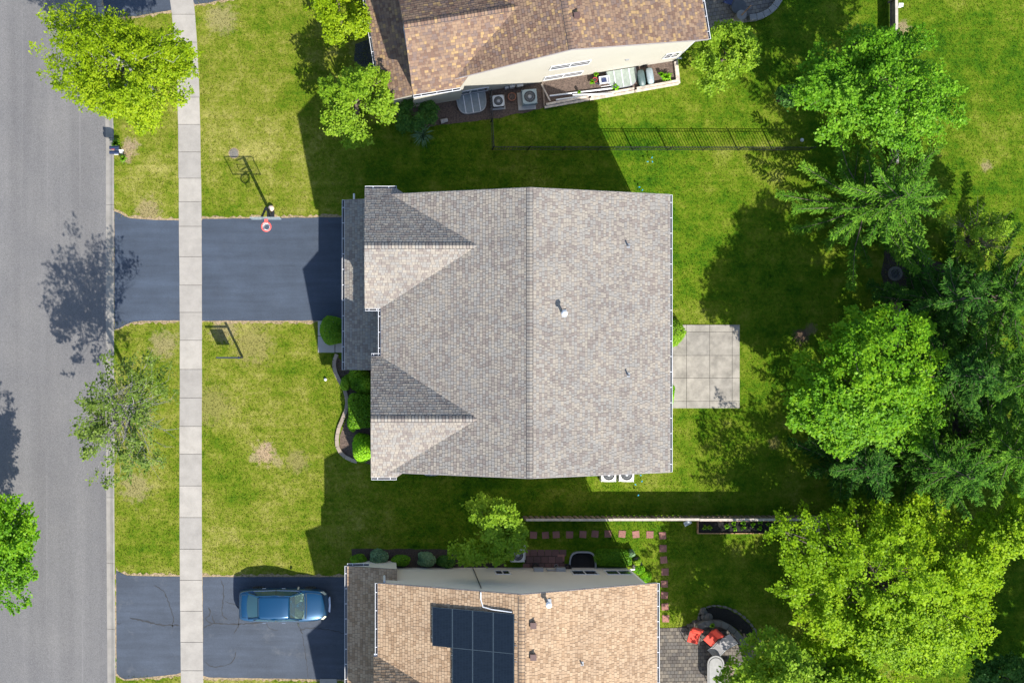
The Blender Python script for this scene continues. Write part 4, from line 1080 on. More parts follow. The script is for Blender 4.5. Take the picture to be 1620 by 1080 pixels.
# ================================================================== air conditioners
def ac(px, py, label, w, h, rz, body, pad=True, padoff=(0, 0), blade='blackmetal', topmat=None):
    c = Vector((*G(px, py), 0)); t = thing('air_conditioner', label, 'air conditioner', c, rz, local=True, group='air conditioners beside the houses')
    if pad: MB().box(-w/2-.09+padoff[0], w/2+.09+padoff[0], -w/2-.09+padoff[1], w/2+.09+padoff[1], 0, .06).obj('pad', M['pad'], t, bevel=.01)
    r_ = w/2; z0 = .06
    core = MB().box(-r_+.03, r_-.03, -r_+.03, r_-.03, z0, h-.05); core.obj('coil', M['grey_coil'], t)
    lv = MB()
    for k in range(9):
        z = z0+.04+k*(h-.16)/9
        for s in (-1, 1):
            lv.box(-r_+.045, r_-.045, s*(r_-.02)-.008, s*(r_-.02)+.008, z, z+.025); lv.box(s*(r_-.02)-.008, s*(r_-.02)+.008, -r_+.045, r_-.045, z, z+.025)
    for sx in (-1, 1):
        for sy in (-1, 1): lv.box(sx*(r_-.02)-.025, sx*(r_-.02)+.025, sy*(r_-.02)-.025, sy*(r_-.02)+.025, z0, h-.05)
    lv.obj('louvre', M[body], t)
    # top plate: rounded square ring with the round fan opening
    n = 32; mb = MB(); ro = r_*.80
    for z in (h-.05, h):
        for k in range(n):
            a = 6.28318*k/n; mb.v.append((math.copysign(abs(math.cos(a))**.32, math.cos(a))*r_, math.copysign(abs(math.sin(a))**.32, math.sin(a))*r_, z))
    for z in (h+.005, h-.05):
        for k in range(n):
            a = 6.28318*k/n; mb.v.append((math.cos(a)*ro, math.sin(a)*ro, z))
    for i in range(3):
        for k in range(n): mb.f.append((i*n+k, i*n+(k+1) % n, (i+1)*n+(k+1) % n, (i+1)*n+k))
    mb.obj('top', M[topmat or body], t)
    MB().lathe((0, 0, h-.10), [(ro*.98, 0), (0, .002)], 24).obj('fan_well', M['dark'], t)
    fan = MB()
    for k in range(4):
        a0 = k*1.5708+.3
        fan.add([(.08*math.cos(a0), .08*math.sin(a0), h-.07), (ro*.9*math.cos(a0-.15), ro*.9*math.sin(a0-.15), h-.075), (ro*.9*math.cos(a0+.75), ro*.9*math.sin(a0+.75), h-.045), (.08*math.cos(a0+.8), .08*math.sin(a0+.8), h-.05)], [(0, 1, 2, 3)])
    fan.obj('fan', M[blade], t)
    MB().lathe((0, 0, h-.08), [(.10, 0), (.10, .06), (.05, .08), (0, .08)], 14).obj('hub', M['grey'], t)
    gr = MB()
    for k in range(18):
        a = 6.28318*k/18; gr.tube([(.09*math.cos(a), .09*math.sin(a), h+.02), (ro*math.cos(a+.25), ro*math.sin(a+.25), h+.008)], .004, 3, False)
    for rr in (.35, .65): gr.tube([(ro*rr*math.cos(6.28318*k/20), ro*rr*math.sin(6.28318*k/20), h+.016) for k in range(21)], .004, 3, False)
    gr.obj('grille', M['grey'], t); return t
M['grey_coil'] = plain('coil', (.035, .04, .045), .6, var=.2); M['acwhite'] = plain('cream_enamel', (.66, .65, .60), .4, var=.05); M['acgrey'] = plain('grey_green_enamel', (.24, .30, .31), .4, var=.08); M['acpale'] = plain('pale_enamel', (.46, .48, .49), .4, var=.06)
ac(959.5, 748, 'white air conditioner nearer the window well below the grey house', .80, .75, 0, 'acwhite', False, blade='grey')
ac(987.5, 748, 'white air conditioner at the far right below the grey house', .80, .75, -.03, 'acwhite', False, blade='grey')
ac(787, 162.5, 'white topped air conditioner next to the window well of the cream house', .62, .55, R(5), 'blackmetal', True, topmat='acpale')
ac(835.5, 157, 'larger grey green air conditioner beside the wooden plank', .78, .80, R(5), 'acgrey', True, (-.1, -.1), blade='blackmetal')
ac(817, 874.5, 'air conditioner next to the small tree at the tan house', .74, .75, 0, 'acpale', True, (.05, .12), blade='grey')

# ================================================================== street things
# mailboxes on a post
c = Vector((*G(190, 242), 0)); mbx = thing('mailbox', 'pair of navy mailboxes on a white post beside the curb', 'mailbox', c, 0, local=True)
M['maildark'] = plain('navy_mailbox', (.012, .022, .060), .35, var=.15); M['mailred'] = plain('red_flag', (.5, .06, .06), .5)
for sy in (-.13, .13):
    bd = MB(); prof = [(-.085, 1.05), (.085, 1.05), (.085, 1.16)]+[(.085*math.cos(a), 1.16+.085*math.sin(a)) for a in [math.pi*k/8 for k in range(1, 8)]]+[(-.085, 1.16)]
    n = len(prof); bd.v = [(-.34, sy+y, z) for y, z in prof]+[(.16, sy+y, z) for y, z in prof]
    bd.f = [tuple(range(n)), tuple(range(2*n-1, n-1, -1))]+[(i, n+i, n+(i+1) % n, (i+1) % n) for i in range(n)]
    bo = bd.obj('box', M['maildark'], mbx); MB().box(-.352, -.341, sy-.08, sy+.08, 1.055, 1.23).obj('door', M['maildark'], bo)
    if sy > 0: MB().box(-.26, -.08, sy-.108, sy-.088, 1.12, 1.20).obj('flag', M['mailred'], bo)
MB().box(-.12, .1, -.24, .24, .98, 1.048).obj('crossbar', M['white'], mbx); MB().box(.06, .16, -.05, .05, 0, .98).obj('post', M['white'], mbx)
MB().box(.162, .36, -.045, .045, .9, .98).obj('brace', M['white'], mbx)
# round concrete cap in the lawn
c = Vector((*G(370, 242.5), 0)); o = MB().lathe((c.x, c.y, 0), [(.25, -.05), (.25, .012), (.235, .02), (.1, .022), (0, .022)], 22).obj('utility_cover', M['greystone'], loc=c); props(o, 'round grey utility cover set flush in the front lawn', 'utility cover')
o = MB().lathe((c.x, c.y, 0), [(.30, 0), (.30, .007), (.24, .008)], 22).obj('bare_soil_patch', M['straw']); o['kind'] = 'structure'
# storm drain under the trees
c = Vector((*G(1416, 433), 0)); dr = thing('storm_drain', 'round concrete drain with a metal grate under the trees', 'drain', c, .3, local=True)
MB().lathe((0, 0, 0), [(.40, -.05), (.40, .04), (.36, .06), (.27, .06), (.25, .04), (.25, -.02)], 26).obj('ring', M['greystone'], dr); MB().lathe((0, 0, 0), [(.25, .006), (0, .007)], 22).obj('shaft', M['dark'], dr)
for k in range(-3, 4): MB().box(k*.07-.006, k*.07+.006, -math.sqrt(.0625-(k*.07)**2), math.sqrt(.0625-(k*.07)**2), .03, .05).obj('bar', M['grey'], dr)
# basketball hoop
bp_ = Vector((*G(428.5, 338), 0)); hoop = thing('basketball_hoop', 'basketball hoop with clear backboard and red rim at the driveway edge', 'basketball hoop', bp_, 0, local=True)
m, nt, N, L, b = nmat('acrylic_board'); b.inputs['Base Color'].default_value = (.75, .85, .92, 1); b.inputs['Roughness'].default_value = .1; b.inputs['Alpha'].default_value = .10; M['acrylic'] = m
M['orange'] = plain('orange_red_rim', (.75, .10, .085), .45, var=.1); M['net'] = plain('net_cord', (.8, .8, .8), .8, var=.05); M['ball'] = plain('pale_ball_rubber', (.62, .45, .36), .6, var=.2)
MB().box(-.06, .06, -.06, .06, 0, 3.25).obj('pole', M['blackmetal'], hoop); MB().box(-.2, .2, -.2, .2, 0, .05).obj('base_plate', M['blackmetal'], hoop)
for s in (-1, 1):
    MB().tube([(s*.05, 0, 3.2), (s*.22, -.52, 3.62)], .032, 6).obj('arm', M['blackmetal'], hoop); MB().tube([(s*.05, 0, 2.7), (s*.22, -.52, 3.05)], .032, 6).obj('arm', M['blackmetal'], hoop)
by = -.56
MB().box(-.76, .76, by-.012, by+.012, 2.86, 3.86).obj('backboard', M['acrylic'], hoop)
fr = MB()
for z in (2.84, 3.86): fr.box(-.78, .78, by-.018, by+.018, z, z+.035)
for x in (-.78, .745): fr.box(x, x+.035, by-.018, by+.018, 2.875, 3.86)
for x0, x1, z0, z1 in ((-.3, .3, 3.0, 3.04), (-.3, .3, 3.42, 3.46), (-.3, -.26, 3.04, 3.42), (.26, .3, 3.04, 3.42)): fr.box(x0, x1, by-.02, by-.014, z0, z1)
fr.obj('frame', M['acgrey'], hoop)
rc = (0, by-.40, 3.05); rim = MB().tube([(rc[0]+.235*math.cos(6.28318*k/28), rc[1]+.235*math.sin(6.28318*k/28), rc[2]) for k in range(29)], .036, 8, False).obj('rim', M['orange'], hoop)
MB().box(-.09, .09, by-.19, by-.013, 3.0, 3.05).obj('bracket', M['orange'], hoop)
nt_ = MB()
for k in range(12):
    for d in (1, -1):
        pts = []
        for j in range(5):
            a = 6.28318*(k+d*j*.5)/12; r_ = .225-.035*j+.003*j*j; pts.append((rc[0]+r_*math.cos(a), rc[1]+r_*math.sin(a), rc[2]-.10*j))
        nt_.tube(pts, .009, 3, False)
nt_.obj('net', M['net'], hoop)
c = P(428.5, 329, .3)
prof = [(.17*math.sin(math.pi*k/10), -.12*math.cos(math.pi*k/10)) for k in range(11)]; prof[0] = (0, -.12); prof[-1] = (0, .12)
o = MB().lathe((c.x, c.y, .15), prof, 14).obj('sandbag', M['ball'], smooth=True, loc=(c.x, c.y, .01)); props(o, 'pale tan sandbag lying at the foot of the basketball pole', 'sandbag')
# yard sign: post with arm and hanging panel
c = Vector((*G(383.5, 565), 0)); ys_n = thing('yard_sign', 'dark post with a hanging sign panel on the front lawn', 'sign', c, 0, local=True)
M['signnavy'] = plain('sign_navy', (.012, .018, .05), .5)
MB().box(-.05, .05, -.05, .05, 0, 1.95).obj('post', M['signnavy'], ys_n); MB().box(-1.22, -.052, -.035, .035, 1.72, 1.80).obj('arm', M['signnavy'], ys_n)
MB().box(-1.06, -.36, -.012, .012, .72, 1.62).obj('panel', M['signnavy'], ys_n); MB().lathe((0, 0, 1.95), [(.07, 0), (.07, .03), (0, .08)], 8).obj('finial', M['signnavy'], ys_n)
for x in (-.95, -.47): MB().tube([(x, 0, 1.72), (x, 0, 1.62)], .008, 4).obj('hook', M['grey'], ys_n)
# small balls and blobs on lawns
def ball(px, py, r_, mat, name, label, cat, squash=1.0):
    prof = [(r_*math.sin(math.pi*k/8), r_*squash*(1-math.cos(math.pi*k/8))) for k in range(9)]; prof[0] = (0, 0); prof[-1] = (0, 2*r_*squash)
    o = MB().lathe((*G(px, py), 0), prof, 12).obj(name, M[mat], smooth=True, loc=(*G(px, py), 0)); props(o, label, cat)
M['blueflag'] = plain('cyan_plastic', (.02, .32, .52), .5, var=.1)
ball(515, 600, .085, 'white', 'ball', 'small white ball on the front lawn beside the block edging', 'ball')
ball(1268, 222, .10, 'acpale', 'lamp_globe', 'small pale globe beside the black fence under the maple', 'garden ornament')
def flag(px, py, label, rz):
    t = thing('marker_flag', label, 'flag', (*G(px, py), 0), rz, group='small blue marker flags', local=True)
    MB().tube([(0, 0, 0), (0, 0, .42)], .006, 4).obj('stake', M['grey'], t); MB().box(.006, .09, -.004, .004, .33, .42).box(.006, .09, -.035, -.004, .405, .42).obj('flag', M['blueflag'], t)
for i, (px, py) in enumerate(((1021, 257), (1028, 252), (1030, 259))): flag(px, py, ['blue marker flag nearest the grey house on the north lawn', 'blue marker flag closest to the black fence', 'rightmost blue marker flag on the north lawn'][i], i)
for i, (px, py) in enumerate(((1010, 750), (1012.5, 761), (1004, 766), (1009, 781))): flag(px, py, ['blue marker flag closest to the grey roof corner', 'blue marker flag right of the white air conditioners', 'blue marker flag just below the last air conditioner', 'blue marker flag furthest down toward the wooden fence'][i], i*1.3)
for i, (px, py) in enumerate(((1008, 297), (1013, 303))): flag(px, py, ['blue marker flag by the north eave of the grey house', 'blue marker flag tucked against the grey house wall'][i], i)

# ================================================================== raised garden bed, pallet
rb = thing('raised_bed', 'long raised vegetable bed with black soil beside the wooden fence', 'raised bed', (*G(1101, 844), 0))
bx0, bx1, by0, by1 = G(1102, 0)[0], G(1237, 0)[0], G(0, 843)[1], G(0, 822)[1]
MB().box(bx0+.05, bx1-.05, by0+.05, by1-.05, 0, .20).obj('soil', M['soil'], rb)
for (x0, x1, y0, y1) in ((bx0, bx1, by0, by0+.05), (bx0, bx1, by1-.05, by1), (bx0, bx0+.05, by0+.051, by1-.051), (bx1-.05, bx1, by0+.051, by1-.051)): MB().box(x0, x1, y0, y1, 0, .28).obj('board', M['cedar'], rb, bevel=.006)
pl = thing('wooden_pallet', 'grey weathered wooden pallet lying by the raised bed', 'pallet', (*G(1281, 834), 0), -.03, local=True)
for k in range(7): MB().box(-.48+k*.15, -.37+k*.15, -.42, .42, .10, .12).obj('slat', M['woodcap'], pl)
for y in (-.38, 0, .38): MB().box(-.5, .55, y-.04, y+.04, .0, .098).obj('runner', M['wood'], pl)
c = Vector((*G(1087, 826), 0)); o = MB().obox((c.x, c.y, .12), .42, .26, .05, .5, .25).obj('plastic_board', M['pale_lid'], loc=c); props(o, 'blue grey plastic board leaning at the wooden fence near the raised bed', 'board')
sheet('bare_soil_patch', blob(1250, 833, 12, 9, 77), .005, M['mulch_brown'], .01)

# ================================================================== patio furniture
M['redfab'] = plain('red_cushion', (.62, .055, .030), .75, var=.12, scale=4, bump=.2); M['greyfab'] = plain('grey_sling', (.26, .25, .25), .8, var=.15, bump=.2)
def red_chair(px, py, rz, label):
    c = Vector((*G(px, py), .03)); t = thing('patio_chair', label, 'chair', c, rz, local=True, group='red cushioned patio chairs')
    MB().box(-.30, .30, -.30, .28, .40, .50).obj('seat', M['redfab'], t, bevel=.04)
    MB().add([(-.30, .24, .48), (.30, .24, .48), (.30, .52, .98), (-.30, .52, .98), (-.30, .36, .44), (.30, .36, .44), (.30, .64, .94), (-.30, .64, .94)], [(0,1,2,3), (7,6,5,4), (0,4,5,1), (1,5,6,2), (2,6,7,3), (3,7,4,0)]).obj('backrest', M['redfab'], t, bevel=.04)
    for s in (-1, 1):
        MB().tube([(s*.35, -.30, .03), (s*.35, -.30, .60), (s*.35, .40, .66), (s*.35, .60, .95)], .02, 6).obj('arm', M['blackmetal'], t)
        MB().tube([(s*.35, -.28, 0), (s*.35, -.28, .4)], .02, 6).obj('leg', M['blackmetal'], t); MB().tube([(s*.35, .35, 0), (s*.33, .33, .42)], .02, 6).obj('leg', M['blackmetal'], t)
red_chair(1094, 1005, -.28, 'red cushioned patio chair nearest the tan house'); red_chair(1121, 1007, -.72, 'red cushioned patio chair between the other chair and the grey lounger')
c = Vector((*G(1139, 1019), .03)); lo = thing('patio_lounger', 'grey sling lounger beside the curved seat wall', 'lounger', c, R(41), local=True)
mb = MB(); prof = [(-.72, .30), (-.45, .42), (-.1, .30), (.25, .36), (.75, .78)]
for i in range(len(prof)-1):
    (x0, z0), (x1, z1) = prof[i], prof[i+1]; n0 = len(mb.v)
    mb.v += [(x0, -.30, z0), (x1, -.30, z1), (x1, .30, z1), (x0, .30, z0), (x0, -.30, z0-.02), (x1, -.30, z1-.02), (x1, .30, z1-.02), (x0, .30, z0-.02)]
    mb.f += [(n0, n0+1, n0+2, n0+3), (n0+7, n0+6, n0+5, n0+4), (n0, n0+4, n0+5, n0+1), (n0+2, n0+6, n0+7, n0+3)]
mb.obj('sling', M['greyfab'], lo)
for s in (-.32, .32): MB().tube([(x, s, z) for x, z in prof], .018, 6).obj('rail', M['acpale'], lo)
for x in (-.55, .4):
    for s in (-.3, .3): MB().tube([(x, s, 0), (x, s, .32)], .018, 6).obj('leg', M['acpale'], lo)
c = Vector((*G(1127, 1059), .03)); tbn = thing('patio_table', 'grey oval patio table with a dark inlaid line', 'table', c, 0, local=True)
def oval(w, l, n=10): return [(w*math.cos(math.pi*k/n), l+w*math.sin(math.pi*k/n)) for k in range(n+1)]+[(-w*math.cos(math.pi*k/n), -l-w*math.sin(math.pi*k/n)) for k in range(n+1)]
M['tabletop'] = plain('stone_table_top', (.25, .245, .235), .6, var=.15, scale=3)
MB().prism(oval(.46, .5), .68, .74).obj('top', M['tabletop'], tbn, bevel=.015); MB().prism(oval(.385, .48), .7405, .745).obj('inlay', M['blackmetal'], tbn); MB().prism(oval(.36, .465), .746, .750).obj('inset', M['tabletop'], tbn)
for sx in (-.3, .3):
    for sy in (-.6, .6): MB().tube([(sx, sy, 0), (sx*.95, sy*.95, .68)], .03, 8).obj('leg', M['blackmetal'], tbn)
c = Vector((*G(1150, 1056), .03)); o = thing('storage_bench', 'brown wooden bench beside the oval patio table', 'bench', c, 0, local=True)
for k in range(4): MB().box(-.30, .30, -.28+k*.14, -.16+k*.14, .40, .44).obj('slat', M['wood'], o)
for sx in (-.24, .24):
    for sy in (-.2, .2): MB().box(sx-.03, sx+.03, sy-.03, sy+.03, 0, .398).obj('leg', M['wood'], o)
# metal chair on the patio at the top edge
c = Vector((*G(1149, 3), .03)); mc = thing('patio_chair', 'dark metal patio chair with navy seat cut by the top edge', 'chair', c, 1.2, local=True)
MB().box(-.24, .24, -.24, .24, .42, .46).obj('seat', M['navy'], mc); MB().box(-.24, .24, .22, .26, .5, .95).obj('backrest', M['navy'], mc)
for sx in (-.22, .22):
    for sy in (-.22, .22): MB().tube([(sx, sy, 0), (sx, sy, .42)], .018, 6).obj('leg', M['blackmetal'], mc)
c = Vector((*G(1166, 14), .03)); bt = thing('patio_table', 'round dark fire table beside the pale stone pillar', 'table', c, 0, local=True)
M['slate'] = plain('dark_slate', (.055, .06, .065), .6, var=.2)
MB().lathe((0, 0, 0), [(.30, 0), (.30, .34)], 20).obj('base', M['blackmetal'], bt); MB().lathe((0, 0, .34), [(.42, 0), (.42, .05), (.40, .06), (0, .06)], 28).obj('top', M['slate'], bt)

# ================================================================== car
car = thing('parked_car', 'dark blue sedan parked on the driveway of the tan house', 'car', (*P(449.5, 955.5, .5).xy, .015), 0, local=True)
m, nt, N, L, b = nmat('blue_car_paint'); b.inputs['Base Color'].default_value = (.0003, .046, .115, 1); b.inputs['Metallic'].default_value = .4; b.inputs['Roughness'].default_value = .32; b.inputs['Coat Weight'].default_value = 1; b.inputs['Coat Roughness'].default_value = .04; M['paint'] = m
m, nt, N, L, b = nmat('car_glass'); b.inputs['Base Color'].default_value = (.45, .62, .58, 1); b.inputs['Roughness'].default_value = .03; b.inputs['Transmission Weight'].default_value = .92; b.inputs['IOR'].default_value = 1.05; b.inputs['Specular IOR Level'].default_value = .8; M['carglass'] = m
m, nt, N, L, b = nmat('tinted_glass'); b.inputs['Base Color'].default_value = (.03, .075, .095, 1); b.inputs['Roughness'].default_value = .05; M['tint'] = m
M['tyre'] = plain('tyre_rubber', (.015, .015, .016), .8, var=.2); M['chrome'] = plain('chrome', (.75, .75, .77), .15, .95, var=.03); M['lamp'] = plain('head_lamp', (.62, .62, .5), .15, .2, var=.05); M['taillamp'] = plain('tail_lamp', (.35, .01, .01), .2)
M['seatfab'] = plain('light_interior', (.62, .64, .55), .8, var=.15); M['dash'] = plain('green_grey_dash', (.10, .15, .13), .7, var=.15); M['cabin'] = plain('cabin_trim', (.05, .06, .055), .9, var=.2)
# lower body: stations along x (front is +x): (x, half width, sill z, belt z, top z centre)
ST_ = [(-2.42, .62, .42, .74, .80), (-2.40, .72, .34, .86, .93), (-2.28, .80, .27, .93, 1.03), (-2.05, .85, .23, .96, 1.07), (-1.75, .885, .21, .965, 1.06), (-1.0, .905, .19, .95, 1.0), (0.0, .91, .18, .93, .98), (.8, .905, .19, .915, .98),
       (1.15, .895, .20, .90, 1.0), (1.55, .875, .22, .86, .96), (1.95, .83, .25, .80, .89), (2.20, .75, .28, .73, .81), (2.36, .62, .32, .66, .72), (2.44, .42, .36, .58, .62)]
def section(x, w, zs, zb, zt):
    half = [(w*.86, zs), (w*.98, zs+.10), (w, (zs+zb)*.5), (w*.985, zb-.10), (w*.93, zb), (w*.78, zb+(zt-zb)*.55), (w*.45, zb+(zt-zb)*.92), (0, zt)]
    return [(x, y, z) for y, z in half]+[(x, -y, z) for y, z in half[-2::-1]]
mb = MB(); secs = [section(*s) for s in ST_]; k_ = len(secs[0])
for s in secs: mb.v += s
for i in range(len(secs)-1):
    for k in range(k_-1): mb.f.append((i*k_+k, (i+1)*k_+k, (i+1)*k_+k+1, i*k_+k+1))
    mb.f.append((i*k_+k_-1, (i+1)*k_+k_-1, (i+1)*k_, i*k_))
mb.f.append(tuple(range(k_))[::-1] if False else tuple(range(k_))); mb.f.append(tuple((len(secs)-1)*k_+k for k in range(k_))[::-1])
body = mb.obj('body', M['paint'], car, smooth=True)
sb = body.modifiers.new('sub', 'SUBSURF'); sb.levels = 1; sb.render_levels = 2
# greenhouse: base ring on the belt line, top ring at the roof
def prow(x, w, z): return [(x, w*math.sin(t), z-.035*(math.sin(t)**2)) for t in (-1.5708, -.9, -.45, 0, .45, .9, 1.5708)]
rf = MB(); rows = [prow(-1.36, .585, 1.405), prow(-1.2, .61, 1.44), prow(-.7, .63, 1.475), (prow(-.1, .63, 1.475)), prow(.25, .61, 1.435), prow(.36, .595, 1.40)]
for r_ in rows: rf.v += r_
for i in range(5):
    for k in range(6): rf.f.append((i*7+k, (i+1)*7+k, (i+1)*7+k+1, i*7+k+1))
ro = rf.obj('roof', M['paint'], car, smooth=True); so = ro.modifiers.new('solid', 'SOLIDIFY'); so.thickness = .04
def glass_strip(name, top, bot, mat, par):
    g_ = MB(); n = len(top); g_.v = list(top)+[tuple((Vector(a)+Vector(b_))*.5+Vector((0, 0, .02))) for a, b_ in zip(top, bot)]+list(bot)
    for i in range(2):
        for k in range(n-1): g_.f.append((i*n+k, i*n+k+1, (i+1)*n+k+1, (i+1)*n+k))
    o = g_.obj(name, M[mat], par, smooth=True); return o
wb = [(1.17-.16*abs(y/.72)**2, y, 1.0-.05*abs(y/.72)**2) for y in (-.70, -.48, -.24, 0, .24, .48, .70)]
glass_strip('windshield', [(x+.005, y*.97, z-.012) for x, y, z in rows[5]], wb, 'carglass', car)
rbk = [(-1.97+.10*abs(y/.70)**2, y, 1.075-.04*abs(y/.7)**2) for y in (-.66, -.46, -.23, 0, .23, .46, .66)]
glass_strip('rear_window', [(x-.005, y*.97, z-.012) for x, y, z in rows[0]], rbk, 'tint', car)
for s in (-1, 1):
    # side glass and pillars
    tp = [(-1.30, s*.60, 1.375), (-.45, s*.645, 1.425), (.30, s*.61, 1.375)]; bt_ = [(-1.62, s*.79, 1.0), (-.45, s*.835, .975), (.86, s*.80, .97)]
    q = MB(); q.v = tp+bt_; q.f = [(0, 1, 4, 3), (1, 2, 5, 4)] if s < 0 else [(3, 4, 1, 0), (4, 5, 2, 1)]; q.obj('side_window', M['tint'], car)
    MB().tube(tp+[(.36, s*.595, 1.36), (1.0, s*.72, .985)], .035, 6).obj('pillar', M['paint'], car); MB().tube([tp[0], (-1.36, s*.58, 1.37), (-1.87, s*.68, 1.06)], .055, 6).obj('pillar', M['paint'], car)
    MB().tube([(-.40, s*.655, 1.41), (-.40, s*.842, .98)], .025, 5).obj('pillar', M['cabin'], car)
    MB().tube([bt_[0], bt_[1], bt_[2]], .016, 5).obj('trim', M['chrome'], car); MB().tube([(tp[0][0], tp[0][1]*1.02, 1.36), (tp[1][0], tp[1][1]*1.02, 1.405), (tp[2][0], tp[2][1]*1.02, 1.355)], .010, 5).obj('trim', M['chrome'], car)
    MB().obox((.80, s*.98, .98), .10, .17, .10, s*-.3).obj('mirror', M['cabin'], car, bevel=.03)
    for x in (-1.05, -.0): MB().obox((x, s*.925, .86), .2, .03, .03).obj('door_handle', M['chrome'], car, bevel=.01)
    hl = MB().add([(2.12, s*.76, .74), (2.30, s*.60, .70), (2.20, s*.55, .80), (1.98, s*.72, .84)], [(0, 1, 2, 3) if s > 0 else (3, 2, 1, 0)]); hl.v = [(x+.012, y*1.012, z+.014) for x, y, z in hl.v]; hl.obj('headlight', M['lamp'], car)
    MB().obox((-2.36, s*.60, .72), .05, .22, .14, s*-.28).obj('tail_light', M['taillamp'], car, bevel=.02)
    for x in (-1.42, 1.42):
        w = MB().lathe((0, 0, 0), [(.20, -.10), (.315, -.10), (.33, -.07), (.33, .07), (.315, .10), (.20, .10)], 26); w.v = [(x+a, s*.80+c_, .33+b2) for a, b2, c_ in w.v]; wo = w.obj('wheel', M['tyre'], car, smooth=False)
        r2 = MB().lathe((0, 0, 0), [(.21, .04), (.20, .085), (.08, .10), (0, .10)] if s > 0 else [(0, -.10), (.08, -.10), (.20, -.085), (.21, -.04)], 22); r2.v = [(x+a, s*.80+c_, .33+b2) for a, b2, c_ in r2.v]; r2.obj('rim', M['rail'], wo)
MB().tube([(2.47, -.42, .50), (2.50, 0, .52), (2.47, .42, .50)], .035, 6).obj('bumper_trim', M['chrome'], car)
MB().tube([(2.43, -.36, .60), (2.455, 0, .62), (2.43, .36, .60)], .028, 6).obj('grille', M['chrome'], car)
# shut lines and cowl
MB().tube([(1.20, -.70, .975), (1.235, -.35, 1.002), (1.245, 0, 1.01), (1.235, .35, 1.002), (1.20, .70, .975)], .022, 5).obj('cowl', M['cabin'], car)
for s in (-1, 1):
    MB().tube([(1.24, s*.70, .962), (1.75, s*.665, .905), (2.12, s*.56, .815)], .007, 4).obj('hood_gap', M['cabin'], car)
    MB().tube([(-1.98, s*.63, 1.058), (-2.25, s*.62, 1.015)], .007, 4).obj('trunk_gap', M['cabin'], car)
MB().tube([(2.16, -.52, .80), (2.24, 0, .835), (2.16, .52, .80)], .007, 4).obj('hood_gap', M['cabin'], car)
MB().tube([(-2.27, -.6, 1.01), (-2.30, 0, 1.03), (-2.27, .6, 1.01)], .007, 4).obj('trunk_gap', M['cabin'], car)
# interior
MB().box(-1.75, 1.0, -.70, .70, .40, .55).obj('cabin_floor', M['cabin'], car); MB().add([(.62, -.70, .98), (1.12, -.66, .985), (1.12, .66, .985), (.62, .70, .98), (.58, -.7, .7), (1.1, -.66, .7), (1.1, .66, .7), (.58, .7, .7)], [(0,1,2,3), (7,6,5,4), (0,4,5,1), (1,5,6,2), (2,6,7,3), (3,7,4,0)]).obj('dashboard', M['dash'], car)
for y in (-.36, .36):
    MB().box(-.25, .32, y-.25, y+.25, .55, .72).obj('seat', M['seatfab'], car, bevel=.05); MB().obox((-.33, y, .98), .15, .48, .62, 0, 0, -.2).obj('seat_back', M['seatfab'], car, bevel=.05); MB().obox((-.40, y, 1.30), .10, .26, .14).obj('headrest', M['seatfab'], car, bevel=.03)
MB().tube([(.50+.1*math.sin(6.28318*k/16)*.5, .36+.18*math.cos(6.28318*k/16), .98+.17*math.sin(6.28318*k/16)) for k in range(17)], .016, 5, False).obj('steering_wheel', M['cabin'], car)
for s in (-.3, .3): MB().tube([(1.12, s+.32, 1.01), (1.02, s-.25, 1.04)], .012, 4).obj('wiper', M['blackmetal'], car)
# ================================================================== vegetation
def fast_mesh(name, verts, nper, mat, tone=None, off=(0, 0, 0)):
    """verts (N*nper, 3): N loose polygons of nper corners"""
    me = bpy.data.meshes.new(name); nv = len(verts); nf = nv//nper
    v = (verts-np.array(off)).astype(np.float32)
    me.vertices.add(nv); me.vertices.foreach_set('co', v.ravel())
    me.loops.add(nv); me.loops.foreach_set('vertex_index', np.arange(nv, dtype=np.int32))
    me.polygons.add(nf); me.polygons.foreach_set('loop_start', np.arange(0, nv, nper, dtype=np.int32)); me.polygons.foreach_set('loop_total', np.full(nf, nper, dtype=np.int32))
    if tone is not None:
        at = me.attributes.new('tone', 'FLOAT', 'POINT'); at.data.foreach_set('value', np.repeat(tone, nper).astype(np.float32))
    me.update(); me.materials.append(mat)
    return me

def unit(a): return a/np.maximum(np.linalg.norm(a, axis=-1, keepdims=True), 1e-9)

def leaves(pos, nrm, tan, size, aspect):
    """folded diamond leaves: 4 corners each"""
    t = unit(tan-nrm*np.sum(tan*nrm, axis=1, keepdims=True)); w = np.cross(nrm, t); s = size[:, None]
    a = pos-t*s*.5; b = pos+w*s*aspect*.5+nrm*s*.06; c = pos+t*s*.5; d = pos-w*s*aspect*.5+nrm*s*.06
    return np.stack([a, d, c, b], axis=1).reshape(-1, 3)

def leaf_part(name, verts, tone, mat, parent):
    me = fast_mesh(name, verts, 4, mat, tone, loc_of(parent)); o = bpy.data.objects.new(name, me); COL.objects.link(o); o.parent = parent; return o

